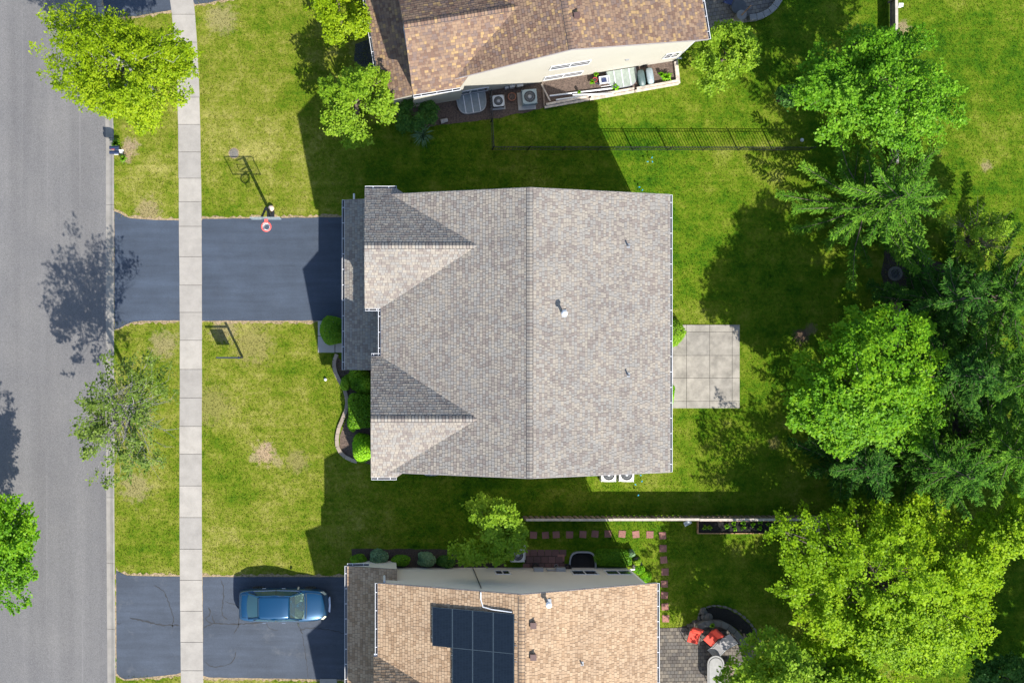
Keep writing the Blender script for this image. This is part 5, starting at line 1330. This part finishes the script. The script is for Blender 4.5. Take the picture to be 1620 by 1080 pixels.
def broadleaf(name, label, px, py, rx, ry, ztop, zbot, nspray, nleaf, size, mat, seed, base=None, bark='bark', cat='tree', group=None, sl=1.0, sw=.16, limbs=9, lump=.28, bare=0, hollow=.35, aspect=.7, up=.35, flat=.8, twigs=0, trunk_r=None, lobes=0, lobew=.17, lvar=.18):
    rg = np.random.default_rng(seed); rnd = random.Random(seed)
    zc = zbot+(ztop-zbot)*.5; c = P(px, py, zc); k = (H-zc)/H/S; RX, RY, RZ_ = rx*k, ry*k, (ztop-zbot)/2
    b0 = Vector((*G(*base), 0)) if base else Vector((c.x, c.y, 0))
    root = thing(name, label, cat, b0, group=group)
    # lumpy crown outline
    lob = unit(rg.normal(size=(16, 3))); amp = rg.uniform(-.9, 1, 16)*lump
    def rad(d):
        return 1-lump*.35+np.sum(amp[None]*np.exp(-(1-d@lob.T)*7), axis=1)
    nl = lobes or max(10, nspray//11); ld = unit(rg.normal(size=(nl, 3))); lw = ld[:, 2] < -.25; ld[lw, 2] *= -rg.uniform(.1, 1, lw.sum()); ld = unit(ld)
    own = rg.integers(0, nl, nspray); d = unit(ld[own]+rg.normal(0, lobew, (nspray, 3))); low = d[:, 2] < -.35; d[low, 2] *= -rg.uniform(.2, 1, low.sum()); d = unit(d)
    lf = rg.uniform(.94-lvar, .94+lvar, nl); f = (hollow+(1-hollow)*rg.uniform(0, 1, nspray)**.45)*lf[own]
    Rr = np.array([RX, RY, RZ_]); tip = d*Rr*(rad(d)*f)[:, None]
    ax = unit(d*np.array([1, 1, .45])+np.array([0, 0, up])*rg.uniform(.2, 1.6, (nspray, 1))+rg.normal(0, .28, (nspray, 3)))
    Ls = sl*rg.uniform(.6, 1.35, nspray); tone_s = np.clip(rg.uniform(0, 1, nl)[own]*.6+rg.uniform(0, .5, nspray), 0, 1)
    cc = np.array(c); base_p = tip-ax*Ls[:, None]*.75
    n = nspray*nleaf; si = np.repeat(np.arange(nspray), nleaf); t = rg.uniform(0, 1, n)**.8
    wdt = sw*np.sin(np.clip(t*.9+.18, 0, 1)*math.pi)**.6
    side = unit(np.cross(ax, np.array([0, 0, 1.0]))); upv = np.cross(side, ax)
    pos = cc+base_p[si]+ax[si]*(Ls[si]*t)[:, None]+side[si]*(rg.normal(0, 1, n)*wdt*1.25)[:, None]+upv[si]*(rg.normal(0, 1, n)*wdt*.6)[:, None]
    pos[:, 2] = np.maximum(pos[:, 2], .05)
    nrm = unit(np.array([0, 0, 1.0])*flat*2+d[si]*.5+rg.normal(0, .55, (n, 3))); tan = ax[si]+rg.normal(0, .7, (n, 3))
    sz = size*rg.uniform(.45, 1.45, n); tone = np.clip(tone_s[si]*.85-.08+rg.uniform(0, .35, n), 0, 1)
    V = leaves(pos, nrm, tan, sz, aspect*rg.uniform(.8, 1.2, n)[:, None])
    crown = leaf_part('crown', V, tone, M[mat], root)
    # trunk, limbs, twigs
    tr = trunk_r or max(.05, .020*ztop+.02*RX); fork = Vector((b0.x+(c.x-b0.x)*.45, b0.y+(c.y-b0.y)*.45, zbot+(zc-zbot)*.35))
    if limbs:
        MB().tube([b0+Vector((0, 0, -.05)), b0.lerp(fork, .5)+Vector((rnd.uniform(-.08, .08), rnd.uniform(-.08, .08), 0)), fork, Vector((c.x, c.y, zc+RZ_*.45))], [tr*1.25, tr, tr*.8, tr*.2], 9).obj('trunk', M[bark], root, smooth=True)
        idx = rg.choice(nspray, min(limbs, nspray), replace=False); lim = []
        for i in idx:
            e = Vector(cc+base_p[i]); s0 = fork.lerp(Vector((c.x, c.y, zc+RZ_*.2)), rnd.uniform(0, .8)); md = s0.lerp(e, .5)+Vector((rnd.uniform(-.2, .2), rnd.uniform(-.2, .2), -.15*rnd.random()))
            MB().tube([s0, md, e, Vector(cc+tip[i])], [tr*.5, tr*.32, tr*.16, tr*.06], 6).obj('limb', M[bark], root, smooth=True); lim.append((s0, md, e))
        if twigs and lim:
            tw = MB()
            for i in rg.choice(nspray, min(twigs, nspray), replace=False):
                s0, md, e = rnd.choice(lim); q = md.lerp(e, rnd.random()); e2 = Vector(cc+base_p[i]); tw.tube([q, q.lerp(e2, .5)+Vector((0, 0, -.08)), e2, Vector(cc+tip[i])], [tr*.16, tr*.11, tr*.07, tr*.025], 4, False)
            o = tw.obj('twigs', M[bark], root); o['kind'] = 'stuff'
    if bare:
        tw = MB()
        for i in range(bare):
            a = rnd.uniform(0, 6.283); r_ = rnd.uniform(.25, .78); e = c+Vector((RX*r_*math.cos(a), RY*r_*math.sin(a), RZ_*rnd.uniform(-.1, .75))); s0 = fork.lerp(c, rnd.uniform(.2, 1.0))
            md = s0.lerp(e, .55)+Vector((rnd.uniform(-.25, .25), rnd.uniform(-.25, .25), rnd.uniform(-.1, .25))); tw.tube([s0, md, e], [tr*.26, tr*.14, tr*.05], 5, False)
            for _ in range(7):
                q = s0.lerp(md, rnd.uniform(.5, 1)) if rnd.random() < .4 else md.lerp(e, rnd.random()); dd = (e-s0).normalized()+Vector((rnd.uniform(-.9, .9), rnd.uniform(-.9, .9), rnd.uniform(-.1, .6))); l_ = rnd.uniform(.35, .9); q1 = q+dd*l_*.5; tw.tube([q, q1, q+dd*l_+Vector((rnd.uniform(-.1, .1), rnd.uniform(-.1, .1), .05))], [.012, .008, .004], 4, False)
        o = tw.obj('bare_twigs', M[bark], root); o['kind'] = 'stuff'
    return root

def conifer(name, label, px, py, r, h, mat, seed, whorl=.95, nb=7, zlow=.6, droop=.08, size=.20, base=None, taper=.60, bark='bark', group=None):
    """tiers of boughs; every bough is a spine with side branchlets covered in needle tufts"""
    rg = np.random.default_rng(seed); rnd = random.Random(seed)
    zc = h*.42; c = P(px, py, zc); R_ = r*(H-zc)/H/S; b0 = Vector((c.x, c.y, 0)); root = thing(name, label, 'tree', b0, group=group)
    MB().tube([b0, b0+Vector((rnd.uniform(-.05, .05), rnd.uniform(-.05, .05), h*.5)), b0+Vector((0, 0, h))], [.022*h, .014*h, .012], 8).obj('trunk', M[bark], root, smooth=True)
    pos, tan, nrm, siz, tone = [], [], [], [], []; sp = MB(); z = zlow; UP = np.array([0, 0, 1.0])
    while z < h-.12:
        t = (z-zlow)/(h-zlow); L0 = R_*(1-t)**taper+.12; k = max(4, int(nb*(.7+.3*(1-t)))); a0 = rnd.uniform(0, 6.283)
        for i in range(k):
            a = a0+6.2832*i/k+rnd.uniform(-.35, .35); Lb = L0*rnd.uniform(.48, 1.2); zz = z+rnd.uniform(-.28, .28); tb_ = rnd.random(); rise = .30*t+rnd.uniform(-.06, .14); bend = rnd.uniform(-.35, .35)
            dirv = np.array([math.cos(a), math.sin(a), 0.0]); sidev = np.array([-math.sin(a), math.cos(a), 0.0]); nseg = max(3, int(Lb/.17))
            def spine(s): return np.array([b0.x, b0.y, zz])+dirv*(Lb*s)+sidev*(bend*Lb*.35*s*s)+UP*(Lb*(rise*s-droop*math.sin(s*math.pi)*1.1+.12*s*s))
            sp.tube([spine(0), spine(.5), spine(.97)], [.008+.007*Lb, .005+.004*Lb, .003], 4, False)
            for j in range(nseg+1):
                s = .10+.90*j/nseg; q = spine(s); lb = min(.38, (.14+.30*Lb*max(0, 1-s)**.7*min(1, s*3.5)))*rnd.uniform(.65, 1.2)
                if j == nseg: lb = .12
                for sd in (-1, 1):
                    bd = unit((dirv*rnd.uniform(.6, 1.0)+sidev*sd*rnd.uniform(.6, 1.0)+UP*rnd.uniform(-.10, .22))[None])[0]; m_ = max(3, int(lb/.021))
                    ss = (np.arange(m_)+rg.uniform(0, 1, m_))/m_; p_ = q+bd*(lb*ss)[:, None]; p_[:, 2] -= .10*lb*ss**2
                    p_ = p_+rg.normal(0, .026, p_.shape); pos.append(p_); tan.append(bd+rg.normal(0, .28, (m_, 3))); nrm.append(UP+rg.normal(0, .4, (m_, 3)))
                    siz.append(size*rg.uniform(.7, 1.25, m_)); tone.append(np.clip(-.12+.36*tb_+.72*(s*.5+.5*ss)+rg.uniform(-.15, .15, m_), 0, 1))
        z += whorl*rnd.uniform(.8, 1.2)*(.6+.4*(1-t))
    pos = np.concatenate(pos); nrm = unit(np.concatenate(nrm)); tan = np.concatenate(tan); siz = np.concatenate(siz); tone = np.concatenate(tone)
    pos[:, 2] = np.maximum(pos[:, 2], .04)
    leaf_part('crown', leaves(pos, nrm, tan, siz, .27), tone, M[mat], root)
    o = sp.obj('boughs', M[bark], root); o['kind'] = 'stuff'
    return root

def mound(name, label, px, py, rx, ry, h, n, size, mat, seed, cat='shrub', group=None, aspect=.55, lumpy=.22, square=2.0, z0=0.0, fuzz=.075, rz=0.0):
    """clipped shrub: a shell of small leaves over a rounded body"""
    rg = np.random.default_rng(seed); c = P(px, py, h*.6); RX, RY = rx/S*(H-h*.6)/H, ry/S*(H-h*.6)/H
    root = thing(name, label, cat, (c.x, c.y, 0), group=group)
    d = unit(rg.normal(size=(n, 3))); d[:, 2] = np.abs(d[:, 2]); lob = unit(rg.normal(size=(14, 3))); lob[:, 2] = np.abs(lob[:, 2]); amp = rg.uniform(-1, 1, 14)*lumpy
    q = (np.abs(d[:, 0])**square+np.abs(d[:, 1])**square+np.abs(d[:, 2])**square)**(-1/square); rr = (1+np.sum(amp[None]*np.exp(-(1-d@lob.T)*9), axis=1))*q*(1-np.abs(rg.normal(0, fuzz*1.6, n)))
    off = d*np.array([RX, RY, h])*rr[:, None]; ca, sa = math.cos(rz), math.sin(rz); off[:, :2] = np.stack([off[:, 0]*ca-off[:, 1]*sa, off[:, 0]*sa+off[:, 1]*ca], 1)
    pos = np.array([c.x, c.y, z0])+off; nrm = unit(d+np.array([0, 0, .5])+rg.normal(0, .5, (n, 3))); tone = np.clip(.5+np.sum(amp[None]*np.exp(-(1-d@lob.T)*9), axis=1)*2.2+rg.uniform(-.35, .35, n), 0, 1)
    leaf_part('crown', leaves(pos, nrm, rg.normal(size=(n, 3)), size*rg.uniform(.6, 1.3, n), aspect), tone, M[mat], root)
    st = MB()
    for k in range(4):
        a = 1.57*k+.4; st.tube([(c.x, c.y, 0), (c.x+RX*.45*math.cos(a), c.y+RY*.45*math.sin(a), h*.75)], [.03, .012], 5)
    st.obj('stem', M['bark'], root); return root

def tuft(name, label, px, py, r, h, n, mat, seed, cat='plant', group=None, wide=.05, z0=0.0):
    """rosette of long arching leaves"""
    rg = np.random.default_rng(seed); c = P(px, py, z0); rm = r/S; root = thing(name, label, cat, (c.x, c.y, z0), group=group)
    a = rg.uniform(0, 6.283, n); L_ = rm*rg.uniform(.55, 1.15, n); out = np.stack([np.cos(a), np.sin(a), 0*a], 1); hh = h*rg.uniform(.6, 1.1, n); segs = []
    base = np.array([c.x, c.y, z0])+out*rg.uniform(0, .25*rm, (n, 1)); side = np.stack([-np.sin(a), np.cos(a), 0*a], 1)*(wide*.5)
    p1 = base+out*(L_*.45)[:, None]+np.stack([0*a, 0*a, hh], 1); p2 = base+out*L_[:, None]+np.stack([0*a, 0*a, hh*.7], 1)
    V = np.concatenate([np.stack([base-side*.5, p1-side, p1+side, base+side*.5], 1).reshape(-1, 3), np.stack([p1-side, p2-side*.15, p2+side*.15, p1+side], 1).reshape(-1, 3)])
    leaf_part('leaves', V, np.tile(rg.uniform(0, 1, n), 2), M[mat], root); return root

# ---- street side
broadleaf('honey_locust', 'bright yellow green street tree overhanging the road and sidewalk', 212, 116, 130, 122, 8.6, 3.6, 560, 100, .125, 'l_locust', 11, lobes=50, lobew=.2, lvar=.22, bark='greybark', sl=1.0, sw=.19, limbs=14, lump=.36, twigs=110, hollow=.30, aspect=.55, up=.25)
broadleaf('street_tree', 'sparse half bare street tree with grey twigs on the grass strip', 198, 658, 106, 104, 8.2, 3.8, 200, 40, .12, 'l_street', 12, lobes=30, lobew=.2, base=(232, 651), bark='greybark', sl=.95, sw=.15, limbs=14, lump=.42, bare=30, twigs=130, hollow=.35, trunk_r=.11)
broadleaf('linden_tree', 'green tree reaching over the road from the left edge', -34, 874, 142, 108, 7.2, 2.0, 560, 75, .13, 'l_maple2', 13, lobes=60, base=(-66, 852), sl=1.15, sw=.15, limbs=10, lump=.30, hollow=.45)
# ---- around the cream house
broadleaf('small_tree', 'bright yellow green small tree at the front of the cream house by the top edge', 537, 18, 52, 56, 4.6, 1.0, 190, 60, .12, 'l_locust', 14, sl=.6, sw=.15, limbs=7, aspect=.65)
broadleaf('small_tree', 'light green small tree at the front corner of the cream house', 563, 164, 62, 70, 4.6, .7, 240, 60, .12, 'l_light', 15, sl=.7, sw=.15, limbs=8)
broadleaf('dark_shrub', 'dark green shrub beside the cream wall and the garage corner', 662, 187, 36, 34, 1.8, .1, 150, 45, .11, 'l_dark', 16, cat='shrub', sl=.45, sw=.12, limbs=5, group='shrubs at the cream house')
tuft('grassy_plant', 'pale spiky plant below the dark shrub of the cream house', 669, 214, 17, .45, 70, 'l_blue', 161)
broadleaf('crabapple_tree', 'bushy yellow green tree at the back corner of the cream house', 1148, 90, 60, 62, 4.2, .6, 260, 62, .12, 'l_light', 17, sl=.6, sw=.15, limbs=8)
# ---- back row of trees
broadleaf('maple_tree', 'large green maple at the upper right by the wooden fence', 1362, 138, 112, 118, 9.4, 1.6, 620, 86, .132, 'l_maple', 18, base=(1338, 168), twigs=60, sl=1.05, sw=.17, limbs=12, lump=.34, hollow=.4)
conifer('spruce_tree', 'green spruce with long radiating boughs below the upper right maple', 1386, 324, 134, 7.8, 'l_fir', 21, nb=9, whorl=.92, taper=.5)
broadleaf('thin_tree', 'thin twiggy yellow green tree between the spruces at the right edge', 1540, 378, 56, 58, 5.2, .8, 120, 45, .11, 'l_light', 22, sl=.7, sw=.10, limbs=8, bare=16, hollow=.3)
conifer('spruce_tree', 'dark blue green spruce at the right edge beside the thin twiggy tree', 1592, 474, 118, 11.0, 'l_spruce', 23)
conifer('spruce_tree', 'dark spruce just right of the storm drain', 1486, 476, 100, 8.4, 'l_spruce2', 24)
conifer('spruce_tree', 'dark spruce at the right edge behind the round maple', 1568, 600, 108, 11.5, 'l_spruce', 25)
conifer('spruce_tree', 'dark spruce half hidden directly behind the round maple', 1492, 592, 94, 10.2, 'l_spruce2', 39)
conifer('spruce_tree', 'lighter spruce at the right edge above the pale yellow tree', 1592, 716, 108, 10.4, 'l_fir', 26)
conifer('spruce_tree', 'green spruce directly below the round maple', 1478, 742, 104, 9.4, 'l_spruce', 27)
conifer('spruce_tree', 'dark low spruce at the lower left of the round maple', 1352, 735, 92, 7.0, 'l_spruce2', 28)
broadleaf('maple_tree', 'round bright green maple in the middle of the back row', 1358, 618, 156, 118, 8.8, 1.6, 680, 104, .14, 'l_maple2', 29, lobes=56, base=(1330, 606), sl=.85, sw=.22, limbs=14, lump=.30, hollow=.4, twigs=60)
broadleaf('maple_tree', 'very large golden green maple at the lower right', 1404, 938, 196, 132, 7.8, .6, 1250, 92, .130, 'l_gold', 30, base=(1358, 890), twigs=90, lobes=64, lobew=.15, lvar=.24, sl=1.15, sw=.19, limbs=14, lump=.32, hollow=.42)
broadleaf('small_tree', 'pale yellow green tree at the right edge beside the golden maple', 1592, 838, 66, 56, 7.0, 2.0, 240, 55, .13, 'l_gold', 31, sl=.9, sw=.16, limbs=8)
broadleaf('maple_tree', 'green tree at the bottom edge hiding the corner of the paver patio', 1226, 1080, 90, 86, 8.2, 1.6, 430, 64, .14, 'l_light', 32, base=(1198, 1062), sl=.95, sw=.17, limbs=9, lump=.3)
broadleaf('dark_shrub', 'dark shaded bush at the bottom right corner', 1585, 1068, 60, 42, 3.6, .2, 220, 50, .13, 'l_dark', 33, cat='shrub', sl=.6, sw=.16, limbs=6)
broadleaf('maple_tree', 'golden green tree cut off by the bottom edge below the large golden maple', 1310, 1082, 135, 84, 6.4, 1.2, 640, 62, .155, 'l_gold', 34, sl=1.1, sw=.2, limbs=9)
broadleaf('maple_tree', 'tall tree beyond the bottom right corner', 1750, 1185, 165, 130, 10.5, 1.8, 560, 60, .16, 'l_maple', 35, sl=1.1, sw=.2, limbs=9)
broadleaf('maple_tree', 'tall tree beyond the right edge beside the golden maple', 1770, 960, 130, 120, 10.0, 1.8, 460, 60, .16, 'l_maple', 38, sl=1.1, sw=.2, limbs=9)
broadleaf('small_tree', 'green tree standing at the wall of the tan house', 778, 844, 88, 58, 6.6, 3.0, 150, 95, .14, 'l_light', 36, base=(782, 893), sl=.75, sw=.20, limbs=9, lump=.36, trunk_r=.11)
broadleaf('young_tree', 'shaded green sapling at the left of the upper right maple', 1246, 150, 22, 24, 3.0, .6, 60, 40, .12, 'l_dark', 37, sl=.5, sw=.12, limbs=5)

# ---- clipped shrubs of the grey house
mound('clipped_shrub', 'round clipped dark green shrub on the porch pad of the grey house', 527.5, 522, 18.5, 21, 1.5, 5600, .10, 'l_yew', 41, lumpy=.2, square=2.6)
mound('clipped_shrub', 'dark green shrub directly below the garage roof in the front bed', 571, 606, 19, 19, 1.2, 4600, .12, 'l_mid', 42, lumpy=.4, square=2.4, fuzz=.13)
mound('clipped_shrub', 'small leafy shrub touching the curve of the block edging', 548, 605, 9, 13, .7, 1600, .11, 'l_mid', 43, lumpy=.45, fuzz=.14)
mound('clipped_shrub', 'large square clipped hedge in the middle of the front bed', 572, 650, 20, 27, 1.2, 6600, .10, 'l_yew', 44, lumpy=.12, square=5)
mound('clipped_shrub', 'small lime green shrub at the edge of the square hedge', 556, 667, 8, 13, .8, 1700, .11, 'l_lime', 45, lumpy=.45, fuzz=.14)
mound('clipped_shrub', 'bright lime green shrub at the bottom end of the front bed', 572, 712, 17, 21, 1.25, 5200, .12, 'l_lime', 46, lumpy=.4, fuzz=.13)
mound('leafy_shrub', 'leafy bush at the upper corner of the concrete patio', 1057, 526, 27, 22, 1.3, 3800, .11, 'l_mid', 47, lumpy=.25)
mound('leafy_shrub', 'lime green bush at the lower corner of the concrete patio', 1055, 622, 17, 22, 1.1, 2800, .10, 'l_lime', 48, lumpy=.25)
# ---- foundation planting of the tan house
for i, (px, py, rx, ry, h, mt, lb) in enumerate(((568, 886, 13, 9, .7, 'l_mid', 'green perennial at the left end of the tan house bed'), (599, 882, 16, 13, 1.0, 'l_blue', 'large blue grey shrub in the tan house bed'), (673, 885, 13, 11, .8, 'l_blue', 'smaller blue grey shrub in the tan house bed'), (635, 887, 17, 9, .6, 'l_yew', 'green shrub between the two blue grey shrubs'), (704, 888, 15, 9, .55, 'l_dark', 'dark green plant at the right end of the tan house bed'))):
    mound('leafy_shrub', lb, px, py, rx, ry, h, 1900, .10, mt, 60+i, lumpy=.3)
mound('clipped_hedge', 'dark green hedge along the tan house wall beside the window well', 971, 882, 30, 14, .6, 5200, .08, 'l_yew', 70, lumpy=.08, square=5, cat='hedge')
for i, (px, py, rx, ry, h, mt, lb) in enumerate(((997, 876, 8, 7, .5, 'l_blue', 'pale green plant at the end of the dark hedge'), (1013, 902, 10, 8, .5, 'l_lime', 'lime plant below the rocks at the tan house corner'), (1023, 914, 9, 9, .5, 'l_lime', 'lime plant nearest the roof corner of the tan house'), (1010, 888, 6, 6, .35, 'l_light', 'small light plant between the hedge and the stepping stones'))):
    mound('leafy_shrub', lb, px, py, rx, ry, h, 900, .10, mt, 80+i, lumpy=.35)
for i, (px, py) in enumerate(((1007, 885), (1004, 895), (1011, 892))):
    mb = MB(); rr = random.Random(i+5); mb.lathe((0, 0, 0), [(.15, 0), (.17, .06), (.1, .15), (0, .17)], 8); mb.v = [(x*rr.uniform(.8, 1.2), y*rr.uniform(.8, 1.2), z) for x, y, z in mb.v]
    o = mb.obj('rock', M['greystone']); o.location = (*G(px, py), 0); props(o, ['topmost brown rock at the corner of the tan house', 'rock closest to the tan house wall corner', 'rock between the other two rocks at the tan house corner'][i], 'rock')
VEG = ['leftmost dark green vegetable plant', 'second dark green vegetable plant from the left', 'single lime vegetable plant left of the pairs', 'lower plant of the first lime pair', 'upper plant of the first lime pair', 'upper plant of the second lime pair', 'lower plant of the second lime pair', 'single lime plant between the second and third pairs', 'upper plant of the third lime pair', 'lower plant of the third lime pair', 'small lime seedling right of the third pair', 'rightmost small lime seedling']
for i, (px, py) in enumerate(((1114, 833), (1122, 833.5), (1149, 831.5), (1162, 836), (1160.5, 827), (1175.5, 826), (1175, 834.5), (1190, 829.5), (1202, 825), (1202, 835), (1214, 828), (1224, 832))):
    tuft('lettuce_plant', VEG[i]+' in the raised bed', px, py, 4.2 if i < 10 else 2.8, .16, 16, 'l_lime' if i > 1 else 'l_mid', 100+i, group='vegetable plants in the raised bed', wide=.07, z0=.2)
for i, (px, py, r_, lb) in enumerate(((1045, 119, 5, 'small green plant near the storage tubs in the timber bed'), (1053, 122, 8, 'tall striped plant in the right part of the timber bed'), (972, 139, 6, 'bright green plant at the corner of the pale window well'), (936, 131, 4, 'lime plant beside the small red pot'), (942, 119, 4, 'lime plant against the cream wall above the red pot'), (915, 147, 2.5, 'tiny green sprout in the middle of the timber bed'))):
    tuft('bed_plant', lb, px, py, r_, .35, 26, 'l_lime', 130+i, wide=.07, z0=.06)
for i, (px, py, r_, lb) in enumerate(((184, 228, 7, 'green plant above the mailboxes'), (196, 252, 6, 'low green plant below the mailboxes'), (1125, 987, 4, 'small green pot plant on the curved seat wall'))):
    tuft('bed_plant', lb, px, py, r_, .4, 40, 'l_mid', 140+i, wide=.07, z0=.5 if i == 2 else 0)

# ---- grass blades over the lawns in view
rg = np.random.default_rng(77); NG = 420000
X = rg.uniform(-22.5, 28.6, NG); Y = rg.uniform(-19.2, 19.2, NG); px = X*S+810; py = 540-Y*S
yt = np.array([a[0] for a in CURB]); xr = np.interp(py, yt, [a[2] for a in CURB]); wy = np.array([a[0] for a in WALK]); w0 = np.interp(py, wy, [a[1] for a in WALK]); w1_ = np.interp(py, wy, [a[2] for a in WALK])
ok = (px > xr+1) & ~((px > w0-1) & (px < w1_+1))
def rect(x0, y0, x1, y1): return (px > x0) & (px < x1) & (py > y0) & (py < y1)
for r_ in ((180, 346, 285, 508), (318, 345, 580, 508), (545, 322, 1012, 735), (1000, 513, 1170, 646), (184, 910, 287, 1068), (320, 911, 590, 1073), (502, 506, 545, 559), (552, 897, 1000, 1085), (555, 866, 740, 900), (1040, 993, 1180, 1085), (1101, 820, 1239, 845), (168, 0, 272, 18), (1120, 0, 1225, 25), (898, 870, 944, 898), (808, 866, 895, 900)): ok &= ~rect(*r_)
ok &= ~((py < 172-(px-861)*.18) & (px > 600) & (px < 1074) & (py < 195)); ok &= ~((px > 530) & (px < 602) & (py > 575) & (py < 735) & (px > 548-10*np.sin((py-575)/60)))
ok &= ~(np.hypot(px-1150, (py-1000)*1.1) < 48)
X, Y = X[ok], Y[ok]; n = len(X); a = rg.uniform(0, 6.283, n); hgt = rg.uniform(.035, .085, n); wd_ = rg.uniform(.012, .026, n); ln = rg.uniform(.01, .07, n); b2 = rg.uniform(0, 6.283, n)
p0 = np.stack([X-np.cos(a)*wd_, Y-np.sin(a)*wd_, np.zeros(n)-.005], 1); p1 = np.stack([X+np.cos(a)*wd_, Y+np.sin(a)*wd_, np.zeros(n)-.005], 1); p2 = np.stack([X+np.cos(b2)*ln, Y+np.sin(b2)*ln, hgt], 1)
me = fast_mesh('grass', np.stack([p0, p1, p2], 1).reshape(-1, 3), 3, M['blade']); o = bpy.data.objects.new('grass', me); COL.objects.link(o); props(o, 'mown grass blades covering the lawns', 'grass', kind='stuff')
